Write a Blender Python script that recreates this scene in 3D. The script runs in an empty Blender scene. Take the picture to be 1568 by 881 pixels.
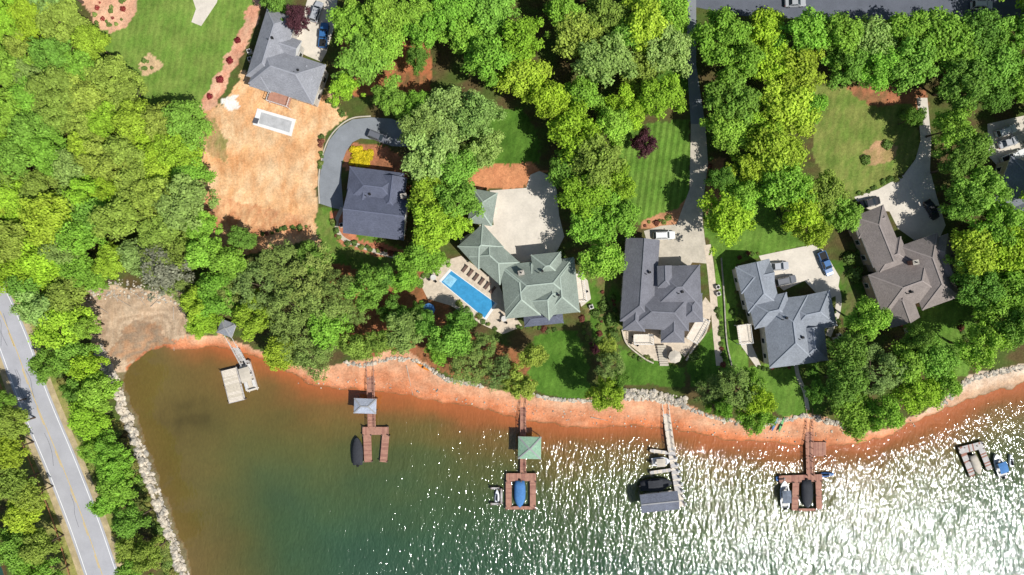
import bpy, math, random
import numpy as np
from mathutils import Vector, Matrix
random.seed(7); np.random.seed(7)
S=0.15; H=160.0; CX=784.0; CY=440.5; LZ=1.5
KL=S*(H-LZ)/H
def g(px,py,h=LZ):
    k=S*(H-h)/H
    return ((px-CX)*k,(CY-py)*k)
def A(r,g_,b,k=0.85):
    f=lambda c:(c/255/12.92 if c/255<=0.04045 else ((c/255+0.055)/1.055)**2.4)*k
    return (f(r),f(g_),f(b))
sc=bpy.context.scene
COL=sc.collection
# ------------------------------------------------------------ materials
def newmat(name):
    m=bpy.data.materials.new(name); m.use_nodes=True
    nt=m.node_tree; nt.nodes.clear()
    out=nt.nodes.new('ShaderNodeOutputMaterial'); b=nt.nodes.new('ShaderNodeBsdfPrincipled')
    nt.links.new(b.outputs[0],out.inputs[0])
    return m,nt,b,out
def N(nt,t,**kw):
    n=nt.nodes.new(t)
    for k,v in kw.items(): setattr(n,k,v)
    return n
def noise(nt,scale,detail=4,rough=0.6,vec=None):
    n=nt.nodes.new('ShaderNodeTexNoise'); n.inputs['Scale'].default_value=scale
    n.inputs['Detail'].default_value=detail; n.inputs['Roughness'].default_value=rough
    if vec is None:
        ge=nt.nodes.new('ShaderNodeNewGeometry'); vec=ge.outputs['Position']
    nt.links.new(vec,n.inputs['Vector'])
    return n.outputs[0]
def mrange(nt,v,a,b,c,d):
    n=nt.nodes.new('ShaderNodeMapRange'); n.inputs[1].default_value=a;n.inputs[2].default_value=b
    n.inputs[3].default_value=c;n.inputs[4].default_value=d
    nt.links.new(v,n.inputs[0]); return n.outputs[0]
def math_(nt,op,a,b=None):
    n=nt.nodes.new('ShaderNodeMath'); n.operation=op
    for i,x in enumerate((a,b)):
        if x is None: continue
        if isinstance(x,(int,float)): n.inputs[i].default_value=x
        else: nt.links.new(x,n.inputs[i])
    return n.outputs[0]
def scalecol(nt,col,f):
    n=nt.nodes.new('ShaderNodeVectorMath'); n.operation='SCALE'
    if isinstance(col,tuple): n.inputs[0].default_value=col[:3]
    else: nt.links.new(col,n.inputs[0])
    nt.links.new(f,n.inputs['Scale']); return n.outputs[0]
def mat(name,col,rough=0.7,var=0.25,sc1=0.8,sc2=5.0,bump=0.0,metal=0.0,spec=0.2):
    m,nt,b,o=newmat(name)
    a=noise(nt,sc1,3); c=noise(nt,sc2,2)
    f=math_(nt,'MULTIPLY',mrange(nt,a,0.3,0.7,1-var,1+var),mrange(nt,c,0.3,0.7,1-var*0.6,1+var*0.6))
    nt.links.new(scalecol(nt,col,f),b.inputs['Base Color'])
    b.inputs['Roughness'].default_value=rough; b.inputs['Metallic'].default_value=metal
    b.inputs['Specular IOR Level'].default_value=spec
    return m
def leafmat(name,transl=0.35):
    m,nt,b,o=newmat(name)
    oi=nt.nodes.new('ShaderNodeObjectInfo')
    at=nt.nodes.new('ShaderNodeAttribute'); at.attribute_name='tint'
    f=mrange(nt,at.outputs['Fac'],0,1,0.45,1.45)
    c=scalecol(nt,oi.outputs['Color'],f)
    nt.links.new(c,b.inputs['Base Color']); b.inputs['Roughness'].default_value=0.6
    b.inputs['Specular IOR Level'].default_value=0.12
    t=nt.nodes.new('ShaderNodeBsdfTranslucent')
    cc=nt.nodes.new('ShaderNodeVectorMath'); cc.operation='MULTIPLY'; cc.inputs[1].default_value=(1.1,1.15,0.5)
    nt.links.new(c,cc.inputs[0]); nt.links.new(cc.outputs[0],t.inputs[0])
    mx=nt.nodes.new('ShaderNodeMixShader'); mx.inputs[0].default_value=transl
    nt.links.new(b.outputs[0],mx.inputs[1]); nt.links.new(t.outputs[0],mx.inputs[2]); nt.links.new(mx.outputs[0],o.inputs[0])
    return m
LEAF=leafmat('leaves',0.26); NEEDLE=leafmat('needles',0.12)
BARK=mat('bark',(0.12,0.085,0.06),0.9)
CONC=mat('concrete_paving',A(220,210,194),0.85,0.10,0.35,3.0)
CONC2=mat('old_concrete',A(198,188,170),0.9,0.14,0.5,3.0)
ASPH=mat('asphalt_road',A(180,179,182),0.85,0.08,0.25,6.0)
ASPHD=mat('asphalt_drive',A(142,146,150),0.85,0.12,0.3,5.0)
ASPHDD=mat('asphalt_dark',A(104,108,118),0.85,0.12,0.3,5.0)
WHITE=mat('white_paint',(0.75,0.75,0.73),0.6,0.06)
YELL=mat('yellow_paint',(0.62,0.42,0.08),0.6,0.12)
SHO=mat('shoulder_gravel',A(184,166,128),0.95,0.25,0.6,6)
STONE=mat('rock',A(206,194,174),0.95,0.35,1.0,6.0)
STONEG=mat('rock_grey',A(172,165,152),0.95,0.35,1.0,6.0)
PAVER=mat('patio_pavers',A(212,196,174),0.9,0.16,1.2,7.0)
WOODR=mat('deck_red_brown',A(180,134,114),0.8,0.15,1.5,9)
WOODR2=mat('deck_red_brown_b',A(164,118,102),0.8,0.15,1.5,9)
WOODG=mat('deck_grey',A(198,193,188),0.8,0.15,1.5,9)
WOODG2=mat('deck_grey_b',A(180,174,168),0.8,0.15,1.5,9)
WOODT=mat('deck_tan',A(228,216,198),0.8,0.12,1.5,9)
WOODT2=mat('deck_tan_b',A(214,202,182),0.8,0.12,1.5,9)
PILE=mat('timber_pile',(0.16,0.12,0.09),0.9)
GLASS=mat('window_glass',(0.03,0.04,0.05),0.08,0.05,spec=0.6)
TRIM=mat('white_trim',(0.7,0.69,0.66),0.6,0.05)
BLACK=mat('black_rubber',(0.02,0.02,0.02),0.7,0.1)
DARKFAB=mat('black_boat_cover',(0.035,0.037,0.043),0.75,0.2,3,12)
BLUEFAB=mat('blue_boat_cover',A(80,130,185),0.75,0.15,3,12)
BEIGEF=mat('beige_canvas',A(205,195,178),0.8,0.1)
SEAT=mat('seat_vinyl',(0.6,0.58,0.54),0.5,0.08)
HULLW=mat('white_gelcoat',(0.75,0.76,0.77),0.25,0.03,spec=0.5)
HULLB=mat('blue_gelcoat',A(60,110,170),0.25,0.05,spec=0.5)
HULLD=mat('dark_gelcoat',(0.05,0.06,0.08),0.25,0.05,spec=0.5)
ALU=mat('aluminium',(0.6,0.6,0.6),0.35,0.05,metal=0.8)
def shingle(name,col,var=0.24):
    m,nt,b,o=newmat(name)
    ge=nt.nodes.new('ShaderNodeNewGeometry')
    mp=nt.nodes.new('ShaderNodeMapping'); mp.inputs['Scale'].default_value=(1,1,7)
    nt.links.new(ge.outputs['Position'],mp.inputs['Vector'])
    a=noise(nt,0.4,3); c=noise(nt,2.2,3,0.7,mp.outputs[0]); d=noise(nt,9,2)
    f=math_(nt,'MULTIPLY',mrange(nt,a,0.3,0.7,1-var*0.5,1+var*0.5),mrange(nt,c,0.3,0.7,1-var,1+var))
    f=math_(nt,'MULTIPLY',f,mrange(nt,d,0.3,0.7,1-var*0.6,1+var*0.6))
    nt.links.new(scalecol(nt,col,f),b.inputs['Base Color']); b.inputs['Roughness'].default_value=0.85
    b.inputs['Specular IOR Level'].default_value=0.2
    bp=nt.nodes.new('ShaderNodeBump'); bp.inputs['Distance'].default_value=0.03
    nt.links.new(c,bp.inputs['Height']); nt.links.new(bp.outputs[0],b.inputs['Normal'])
    return m
# ------------------------------------------------------------ mesh builder
class MB:
    def __init__(s): s.v=[];s.f=[];s.m=[]
    def add(s,vs,fs,mi=0):
        o=len(s.v); s.v+= [tuple(v) for v in vs]; s.f+=[tuple(i+o for i in f) for f in fs]; s.m+=[mi]*len(fs)
    def box(s,cx,cy,cz,sx,sy,sz,ang=0,mi=0,taper=1.0):
        c,si=math.cos(ang),math.sin(ang); vs=[]
        for z,t in ((-sz/2,1),(sz/2,taper)):
            for x,y in ((-1,-1),(1,-1),(1,1),(-1,1)):
                X,Y=x*sx/2*t,y*sy/2*t
                vs.append((cx+X*c-Y*si,cy+X*si+Y*c,cz+z))
        s.add(vs,[(3,2,1,0),(4,5,6,7),(0,1,5,4),(1,2,6,5),(2,3,7,6),(3,0,4,7)],mi)
    def beam(s,p,q,w,h,mi=0):
        p=Vector(p);q=Vector(q);d=(q-p).normalized()
        up=Vector((0,0,1)) if abs(d.z)<0.95 else Vector((1,0,0))
        a=d.cross(up).normalized()*w/2; b=a.cross(d).normalized()*h/2
        vs=[p-a-b,p+a-b,p+a+b,p-a+b,q-a-b,q+a-b,q+a+b,q-a+b]
        s.add(vs,[(0,1,2,3),(7,6,5,4),(0,4,5,1),(1,5,6,2),(2,6,7,3),(3,7,4,0)],mi)
    def cyl(s,p,q,r1,r2=None,n=10,mi=0):
        r2=r1 if r2 is None else r2
        p=Vector(p);q=Vector(q);d=(q-p).normalized()
        up=Vector((0,0,1)) if abs(d.z)<0.95 else Vector((1,0,0))
        a=d.cross(up).normalized(); b=a.cross(d).normalized(); vs=[]
        for c,r in ((p,r1),(q,r2)):
            for i in range(n):
                t=2*math.pi*i/n; vs.append(c+a*math.cos(t)*r+b*math.sin(t)*r)
        fs=[(i,(i+1)%n,n+(i+1)%n,n+i) for i in range(n)]+[tuple(range(n))[::-1],tuple(range(n,2*n))]
        s.add(vs,fs,mi)
    def loft(s,rings,mi=0,caps=True):
        n=len(rings[0]); vs=[p for r in rings for p in r]; fs=[]
        for k in range(len(rings)-1):
            for i in range(n):
                j=(i+1)%n; fs.append((k*n+i,k*n+j,(k+1)*n+j,(k+1)*n+i))
        if caps: fs+= [tuple(range(n))[::-1],tuple(range((len(rings)-1)*n,len(rings)*n))]
        s.add(vs,fs,mi)
    def build(s,name,mats,parent=None,origin=(0,0,0),smooth=False,bevel=0):
        me=bpy.data.meshes.new(name)
        ox,oy,oz=origin
        me.from_pydata([(v[0]-ox,v[1]-oy,v[2]-oz) for v in s.v],[],s.f)
        for m in (mats if isinstance(mats,(list,tuple)) else [mats]): me.materials.append(m)
        me.polygons.foreach_set('material_index',s.m)
        if smooth: me.polygons.foreach_set('use_smooth',[True]*len(s.f))
        me.update()
        ob=bpy.data.objects.new(name,me); COL.objects.link(ob)
        if parent: ob.parent=parent
        else: ob.location=origin
        if bevel>0:
            md=ob.modifiers.new('bev','BEVEL'); md.width=bevel; md.segments=2; md.limit_method='ANGLE'
        return ob
def empty(name,loc=(0,0,0),rot=0):
    e=bpy.data.objects.new(name,None); e.location=loc; e.rotation_euler=(0,0,rot); COL.objects.link(e); return e
# ------------------------------------------------------------ shoreline + terrain
WL=[(700,20000),(330,1000),(290,881),(287,870),(262,800),(240,740),(215,670),(196,620),(184,585),(190,565),(215,543),(245,530),(265,535),(290,538),(325,530),(360,538),(400,550),(430,562),(455,580),(475,590),(510,597),(560,600),(600,604),(640,610),(680,618),(740,628),(790,640),(830,650),(870,656),(920,655),(980,654),(1030,657),(1070,666),(1120,675),(1170,680),(1230,685),(1280,685),(1330,680),(1370,665),(1420,643),(1460,625),(1510,605),(1568,590),(1700,545),(2100,470),(20000,300)]
BK=[(660,20000),(312,1000),(272,881),(246,800),(222,735),(198,665),(176,610),(152,560),(142,525),(122,480),(125,447),(160,436),(230,445),(280,450),(288,485),(286,512),(340,514),(380,530),(420,545),(460,562),(500,565),(540,553),(590,540),(625,532),(640,548),(680,578),(740,590),(800,603),(870,612),(930,612),(1000,608),(1050,620),(1100,640),(1160,652),(1200,640),(1240,632),(1300,655),(1340,664),(1380,648),(1440,615),(1480,576),(1568,558),(1700,515),(2100,440),(20000,270)]
WP=WL+[(20000,20000)]; LP=BK+[(20000,-20000),(-20000,-20000),(-20000,20000)]
W2=[(-20000,700),(-60,760),(-8,790),(10,881),(60,1000),(300,20000),(-20000,20000)]
def pip(x,y,poly):
    r=np.zeros(x.shape,bool); n=len(poly)
    for i in range(n):
        x1,y1=poly[i];x2,y2=poly[(i+1)%n]
        if y1==y2: continue
        c=((y1>y)!=(y2>y)) & (x<(x2-x1)*(y-y1)/(y2-y1)+x1)
        r^=c
    return r
def pdist(x,y,line,closed=False):
    d=np.full(x.shape,1e9); n=len(line)
    for i in range(n if closed else n-1):
        x1,y1=line[i];x2,y2=line[(i+1)%n]
        dx,dy=x2-x1,y2-y1; t=np.clip(((x-x1)*dx+(y-y1)*dy)/(dx*dx+dy*dy),0,1)
        d=np.minimum(d,np.hypot(x-x1-t*dx,y-y1-t*dy))
    return d
rs=np.random.RandomState(3)
WAV=[(rs.uniform(0,6.28),rs.uniform(0,6.28),rs.uniform(0.7,1.4)) for _ in range(24)]
def snoise(x,y,wl,k=0):
    r=0
    for i in range(6):
        a,p,f=WAV[(k*6+i)%24]; r=r+np.sin((x*math.cos(a)+y*math.sin(a))*6.283/wl*f+p)
    return r/3.0
def terrain(px,py):
    wx=px+2.5*snoise(px,py,40,0)+1.2*snoise(px,py,14,1); wy=py+2.5*snoise(px,py,40,1)+1.2*snoise(px,py,14,2)
    inw=pip(wx,wy,WP); inl=pip(wx,wy,LP)&~inw; dw=pdist(wx,wy,WL); db=pdist(wx,wy,BK)
    t=dw/(dw+db+1e-6)
    h=np.where(inw,-np.minimum(dw*0.012,4),np.where(inl,LZ,LZ*np.power(t,0.8)))
    in2=pip(wx,wy,W2); d2=pdist(wx,wy,W2,True)
    h=np.where(in2,np.maximum(LZ-d2*0.12,-3),h)
    return h,inw,inl,dw,t
def hz(px,py):
    return float(terrain(np.array([float(px)]),np.array([float(py)]))[0][0])
def gridmesh(name,xs,ys,zf):
    X,Y=np.meshgrid(xs,ys); Z=zf(X,Y); nx,ny=len(xs),len(ys)
    co=np.stack([X,Y,Z],-1).reshape(-1,3)
    me=bpy.data.meshes.new(name); me.vertices.add(nx*ny); me.vertices.foreach_set('co',co.ravel().astype(np.float32))
    i=np.arange((ny-1)*(nx-1)); r=i//(nx-1); c=i%(nx-1); a=r*nx+c
    q=np.stack([a,a+1,a+nx+1,a+nx],-1).ravel()
    me.loops.add(len(q)); me.loops.foreach_set('vertex_index',q.astype(np.int32))
    me.polygons.add(len(i)); me.polygons.foreach_set('loop_start',(np.arange(len(i))*4).astype(np.int32))
    me.polygons.foreach_set('loop_total',np.full(len(i),4,np.int32))
    me.polygons.foreach_set('use_smooth',np.ones(len(i),bool))
    me.update(calc_edges=True)
    return me,X.ravel(),Y.ravel()
far=[160,200,300,500,900,1800,3000]
def axis(lo,hi,st):
    return np.array([-f for f in far[::-1] if -f<lo-5]+list(np.arange(lo,hi+st*0.5,st))+[f for f in far if f>hi+5])
xs=axis(-140,140,0.4); ys=axis(-88,88,0.4)
tmp={}
def zf(X,Y):
    px=X/KL+CX; py=CY-Y/KL
    h,inw,inl,dw,t=terrain(px,py); tmp.update(px=px,py=py,inw=inw,inl=inl,dw=dw,t=t,h=h)
    return h+np.where(inl,0,0.04*snoise(px,py,20,3))*(h>0.05)
me,XX,YY=gridmesh('ground',xs,ys,zf)
px=tmp['px'].ravel();py=tmp['py'].ravel();t=tmp['t'].ravel();inl=tmp['inl'].ravel();inw=tmp['inw'].ravel();dw=tmp['dw'].ravel()
n=len(px)
col=np.zeros((n,4)); col[:,3]=1; msk=np.zeros((n,4)); msk[:,3]=1
def mixc(a,b,f): return np.array(a)[None,:]*(1-f[:,None])+np.array(b)[None,:]*f[:,None]
nz=np.clip(0.5+0.5*snoise(px,py,60,0)+0.3*snoise(px,py,17,2),0,1)
col[:,:3]=mixc(A(98,84,54),A(84,100,46),nz)
wx=px+3*snoise(px,py,30,1)+1.5*snoise(px,py,9,2); wy=py+3*snoise(px,py,30,2)+1.5*snoise(px,py,9,3)
def zone(poly,c1,c2=None,stripe=0,dirt=0,lawn=0,crisp=False,wl=40,soft=0.0):
    m=pip(px if crisp else wx,py if crisp else wy,poly)
    c2=c2 or c1
    nn=np.clip(0.5+0.45*snoise(px[m],py[m],wl,1)+0.3*snoise(px[m],py[m],wl*0.3,0),0,1)
    col[m,:3]=mixc(c1,c2,nn); msk[m,0]=stripe; msk[m,1]=dirt; msk[m,2]=lawn
G1=A(94,130,48);G2=A(110,142,58);G3=A(126,148,68); GD=A(76,112,38)
MUL=A(180,128,92); MULO=A(212,146,102); PINK=A(228,182,148)
# forest-floor variants
zone([(500,380),(660,400),(700,500),(840,560),(800,600),(640,560),(540,545),(480,470)],A(172,112,76),A(134,96,62),dirt=0.4)
zone([(520,60),(660,60),(660,140),(520,150)],A(200,124,84),A(126,98,62),dirt=0.3)
zone([(1280,130),(1420,140),(1420,180),(1290,180)],A(184,120,86),A(136,104,70))
# lawns
zone([(150,-40),(392,-40),(388,5),(372,35),(350,80),(325,130),(300,172),(255,170),(205,200),(190,120),(150,60)],G2,G3,0.3,0,1)
zone([(388,-5),(402,5),(384,60),(354,115),(334,155),(318,205),(300,190),(303,165),(325,130),(350,80),(372,35)],PINK,A(210,150,120))
zone([(118,-30),(205,-30),(212,5),(206,22),(192,40),(166,52),(142,32),(128,5)],PINK,A(222,168,136))
zone([(229+16*math.cos(a),101+16*math.sin(a)) for a in np.linspace(0,6.2,16)],A(212,180,138))
zone([(300,175),(345,160),(372,108),(440,140),(480,158),(505,135),(522,165),(530,180),(505,200),(492,230),(485,300),(482,345),(500,385),(440,360),(400,380),(345,392),(315,340),(296,300),(310,230)],A(240,202,156),A(228,174,122),0,0.9,0,wl=70)
zone([(300,270),(330,300),(400,320),(470,330),(480,365),(400,385),(340,395),(305,330)],A(206,144,102),A(230,182,134),0,0.9,0)
zone([(338,152),(362,145),(366,166),(346,172)],A(240,232,220))
zone([(303,185),(330,180),(345,215),(350,250),(320,240)],A(156,150,90),A(205,168,120),0,0.8,0)
zone([(485,315),(530,320),(600,375),(630,380),(620,410),(560,420),(505,400),(482,360)],G1,A(120,132,66),0.1,0,1)
zone([(505,325),(532,325),(545,362),(620,385),(618,397),(560,390),(520,372)],A(204,134,98),A(180,118,88))
zone([(540,215),(560,222),(600,225),(625,250),(632,300),(620,310),(600,262),(535,262),(524,250)],A(190,124,90),A(155,108,76))
zone([(755,170),(800,165),(822,200),(830,252),(750,255),(700,240)],G1,GD,0.2,0,1)
zone([(700,258),(760,250),(810,250),(835,262),(805,285),(750,292),(705,290)],MULO,A(196,130,90))
zone([(960,80),(1055,80),(1056,140),(975,150)],GD,G1,0.2,0,1)
zone([(940,190),(1056,185),(1058,240),(1055,295),(1035,328),(985,348),(960,330),(950,260)],G1,G2,0.9,0,1)
zone([(985,335),(1035,322),(1050,300),(1052,325),(1035,345),(985,352)],A(200,144,106),A(170,124,90))
zone([(1075,250),(1160,260),(1200,350),(1245,372),(1165,392),(1128,408),(1126,500),(1150,560),(1275,552),(1330,560),(1320,650),(1200,640),(1100,560),(1095,400),(1078,350)],G1,G2,0.3,0,1)
zone([(1075,240),(1110,240),(1105,300),(1083,330)],MUL,A(155,120,80))
zone([(1220,560),(1290,560),(1300,650),(1245,640),(1228,600)],GD,A(105,105,56),0,0,0.6)
zone([(1248,130),(1290,130),(1330,165),(1395,160),(1408,205),(1402,245),(1372,272),(1312,302),(1268,300),(1244,230)],A(136,142,74),A(110,132,58),0.25,0,1)
zone([(1340,215),(1375,225),(1370,245),(1335,255),(1318,245)],A(190,150,112),A(160,140,90))
zone([(1375,440),(1480,430),(1500,540),(1475,575),(1430,570),(1380,500)],G1,G2,0.3,0,1)
zone([(1260,400),(1330,390),(1360,460),(1340,500),(1290,500)],GD,A(110,110,66),0,0,0.5)
zone([(818,520),(845,508),(885,505),(900,560),(905,612),(860,610),(810,600)],GD,G1,0.2,0,1)
zone([(885,420),(955,420),(958,500),(920,540),(900,520)],A(126,112,72),G1)
zone([(905,440),(918,440),(916,520),(905,515)],GD,G1,0,0,1)
zone([(945,530),(1000,548),(1050,565),(1048,592),(1000,590),(950,592)],GD,G1,0.2,0,1)
zone([(1050,560),(1092,495),(1100,560),(1100,600),(1060,590)],GD,G1,0.2,0,1)
zone([(350,505),(288,470),(286,510),(350,520)],G1,A(140,136,76))
# roadside verges
zone([(0,420),(60,480),(110,600),(160,720),(190,800),(215,881),(230,950),(100,950),(40,760),(-60,500)],A(160,152,90),A(122,132,64))
# beach
b=(~inl)&(~inw)
nn=np.clip(t+0.18*snoise(px,py,35,2)+0.1*snoise(px,py,12,1),0,1)
lft=np.clip((px-1350)/150,0,1)
bc=mixc(A(214,132,88),A(226,178,142),nn)
bc=bc*(1-lft[:,None])+mixc(A(206,172,140),A(232,212,188),nn)*lft[:,None]
col[b,:3]=bc[b]; msk[b,1]=0.6;msk[b,0]=0;msk[b,2]=0
wet=np.clip(1-t*7,0,1)*b; col[:,:3]*=(1-0.3*wet[:,None])
m=b&pip(wx,wy,[(100,400),(300,400),(300,515),(262,522),(235,530),(205,545),(185,575),(140,560)])
band=np.clip(0.5+0.5*np.sin(t*26+2.5*snoise(px,py,60,3)+1.0*snoise(px,py,20,2))+0.3*snoise(px,py,8,1),0,1)
col[m,:3]=mixc(A(208,182,152),A(182,156,128),band)[m]; msk[m,1]=0.5
m=b&pip(wx,wy,[(200,490),(245,500),(262,528),(225,535),(190,560),(165,540)])
col[m,:3]=mixc(A(160,138,114),A(184,144,110),band)[m]
m=b&(px<420)&(py>572); col[m,:3]=A(124,114,84)
m=inw|pip(px,py,W2); col[m,:3]=A(120,96,60)
ca=me.color_attributes.new('Col','FLOAT_COLOR','POINT'); ca.data.foreach_set('color',col.astype(np.float32).ravel())
cb=me.color_attributes.new('Mask','FLOAT_COLOR','POINT'); cb.data.foreach_set('color',msk.astype(np.float32).ravel())
m,nt,bs,o=newmat('ground_cover')
at=N(nt,'ShaderNodeAttribute',attribute_name='Col'); am=N(nt,'ShaderNodeAttribute',attribute_name='Mask')
sep=N(nt,'ShaderNodeSeparateColor'); nt.links.new(am.outputs['Color'],sep.inputs[0])
ge=N(nt,'ShaderNodeNewGeometry'); mp=N(nt,'ShaderNodeMapping'); mp.inputs['Rotation'].default_value=(0,0,math.radians(8))
nt.links.new(ge.outputs['Position'],mp.inputs[0])
wv=N(nt,'ShaderNodeTexWave'); wv.inputs['Scale'].default_value=0.22; wv.inputs['Distortion'].default_value=0.6; wv.inputs['Detail'].default_value=1
nt.links.new(mp.outputs[0],wv.inputs['Vector'])
st=math_(nt,'ADD',1,math_(nt,'MULTIPLY',mrange(nt,wv.outputs['Fac'],0.3,0.7,-0.2,0.2),sep.outputs[0]))
n1=noise(nt,0.25,5,0.65); n2=noise(nt,2.2,4,0.7); n3=noise(nt,9,2)
f=math_(nt,'MULTIPLY',mrange(nt,n1,0.3,0.7,0.76,1.22),mrange(nt,n2,0.3,0.7,0.78,1.22))
f=math_(nt,'MULTIPLY',f,mrange(nt,n3,0.3,0.7,0.85,1.15)); f=math_(nt,'MULTIPLY',f,st)
c1=scalecol(nt,at.outputs['Color'],f)
mp2=N(nt,'ShaderNodeMapping'); mp2.inputs['Rotation'].default_value=(0,0,0.4); mp2.inputs['Scale'].default_value=(1.6,0.5,1)
nt.links.new(ge.outputs['Position'],mp2.inputs[0])
dn=noise(nt,0.35,7,0.75,mp2.outputs[0])
dm=math_(nt,'MULTIPLY',mrange(nt,dn,0.46,0.66,0,0.85),sep.outputs[1])
mx=N(nt,'ShaderNodeMix',data_type='RGBA'); nt.links.new(dm,mx.inputs[0]); nt.links.new(c1,mx.inputs[6])
dk=N(nt,'ShaderNodeVectorMath',operation='MULTIPLY'); dk.inputs[1].default_value=(0.82,0.65,0.53); nt.links.new(c1,dk.inputs[0]); nt.links.new(dk.outputs[0],mx.inputs[7])
nt.links.new(mx.outputs[2],bs.inputs['Base Color']); bs.inputs['Roughness'].default_value=0.95; bs.inputs['Specular IOR Level'].default_value=0.1
bp=N(nt,'ShaderNodeBump'); bp.inputs['Distance'].default_value=0.12; nt.links.new(n2,bp.inputs['Height']); nt.links.new(bp.outputs[0],bs.inputs['Normal'])
me.materials.append(m)
COL.objects.link(bpy.data.objects.new('ground',me))
# ------------------------------------------------------------ water
xs=axis(-140,140,0.8); ys=axis(-88,60,0.8)
me,XX,YY=gridmesh('lake_water',xs,ys,lambda X,Y:X*0)
px=XX/S+CX; py=CY-YY/S
h,inw,inl,dw,t=terrain(px,py)
d=dw*1.0
d=d+14*snoise(px,py,160,1)*np.clip(d/60,0,1)+5*snoise(px,py,45,2)*np.clip(d/30,0,1)
d=np.where(inw,d,0)
cove=np.clip((620-px)/320,0,1)*np.clip((800-py)/180,0,1)
d=d*(1-0.4*cove)
stops=[(0,A(206,118,66)),(10,A(186,112,60)),(24,A(152,108,56)),(48,A(124,108,54)),(90,A(98,106,56)),(150,A(78,102,62)),(220,A(66,98,68)),(400,A(62,96,78))]
stopsL=[(0,A(134,112,64)),(30,A(124,108,58)),(90,A(104,104,56)),(160,A(78,100,64)),(400,A(62,96,76))]
c=np.zeros((len(px),4)); c[:,3]=1
lf=np.clip((340-px+(py-560)*0.35)/90,0,1)
for k in range(3): c[:,k]=np.interp(d,[s_[0] for s_ in stops],[s_[1][k] for s_ in stops])*(1-lf)+np.interp(d,[s_[0] for s_ in stopsL],[s_[1][k] for s_ in stopsL])*lf
cv=cove*np.clip(dw/25,0,1)*0.65
c[:,:3]=c[:,:3]*(1-cv[:,None])+np.array(A(126,108,56))[None,:]*cv[:,None]
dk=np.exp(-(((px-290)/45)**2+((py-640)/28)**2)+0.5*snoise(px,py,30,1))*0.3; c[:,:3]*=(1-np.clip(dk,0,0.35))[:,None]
c[~inw&(px<100),:3]=A(55,90,76)
c[:,:3]*=0.74
ca=me.color_attributes.new('Col','FLOAT_COLOR','POINT'); ca.data.foreach_set('color',c.astype(np.float32).ravel())
chop=np.clip(0.12+0.88*np.clip((px-380)/520+(py-640)/500,0,1),0.1,1)*np.clip(dw/25,0.35,1)
fa=me.attributes.new('chop','FLOAT','POINT'); fa.data.foreach_set('value',chop.astype(np.float32))
m,nt,bs,o=newmat('lake_water')
at=N(nt,'ShaderNodeAttribute',attribute_name='Col'); ac=N(nt,'ShaderNodeAttribute',attribute_name='chop')
ge=N(nt,'ShaderNodeNewGeometry')
def wn(rot,sx,sy,scale,det,dist=0.4):
    mp=N(nt,'ShaderNodeMapping'); mp.inputs['Rotation'].default_value=(0,0,math.radians(rot)); mp.inputs['Scale'].default_value=(sx,sy,1)
    nt.links.new(ge.outputs['Position'],mp.inputs[0])
    n_=N(nt,'ShaderNodeTexNoise'); n_.inputs['Scale'].default_value=scale; n_.inputs['Detail'].default_value=det; n_.inputs['Distortion'].default_value=dist
    nt.links.new(mp.outputs[0],n_.inputs['Vector']); return n_.outputs[0]
w1=wn(-60,1.0,0.4,0.75,2); w2=wn(-35,1.0,0.5,2.0,2); w3=wn(-75,1,0.7,5,1)
hh=math_(nt,'ADD',math_(nt,'MULTIPLY',w1,0.34),math_(nt,'ADD',math_(nt,'MULTIPLY',w2,0.15),math_(nt,'MULTIPLY',w3,0.03)))
big=mrange(nt,noise(nt,0.03,3),0.3,0.7,0.75,1.2)
hh=math_(nt,'MULTIPLY',hh,math_(nt,'MULTIPLY',ac.outputs['Fac'],big))
bp=N(nt,'ShaderNodeBump'); bp.inputs['Distance'].default_value=1; nt.links.new(hh,bp.inputs['Height'])
mot=math_(nt,'MULTIPLY',mrange(nt,noise(nt,0.06,5),0.3,0.7,0.88,1.12),mrange(nt,w2,0.3,0.7,0.93,1.07))
nt.links.new(scalecol(nt,at.outputs['Color'],mot),bs.inputs['Base Color'])
nt.links.new(bp.outputs[0],bs.inputs['Normal'])
bs.inputs['Roughness'].default_value=0.075; bs.inputs['IOR'].default_value=1.6
me.materials.append(m); COL.objects.link(bpy.data.objects.new('lake_water',me))
# ------------------------------------------------------------ flat sheets
def sheet(name,poly,z,m,parent=None):
    mb=MB(); P=[g(x,y,z)+(z,) for x,y in poly]
    P2=P if sum((P[i][0]*P[(i+1)%len(P)][1]-P[(i+1)%len(P)][0]*P[i][1]) for i in range(len(P)))>0 else P[::-1]
    nn=len(P2)
    mb.add(P2+[(p[0],p[1],z-0.12) for p in P2],[tuple(range(nn))]+[(i,i+nn,(i+1)%nn+nn,(i+1)%nn) for i in range(nn)])
    return mb.build(name,m,parent)
def cr(pts,k=8):
    P=[np.array(p,float) for p in pts]; P=[2*P[0]-P[1]]+P+[2*P[-1]-P[-2]]; out=[]
    for i in range(1,len(P)-2):
        for j in range(k):
            t=j/k; out.append(tuple(0.5*((2*P[i])+(-P[i-1]+P[i+1])*t+(2*P[i-1]-5*P[i]+4*P[i+1]-P[i+2])*t*t+(-P[i-1]+3*P[i]-3*P[i+1]+P[i+2])*t**3)))
    out.append(tuple(P[-2])); return out
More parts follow.
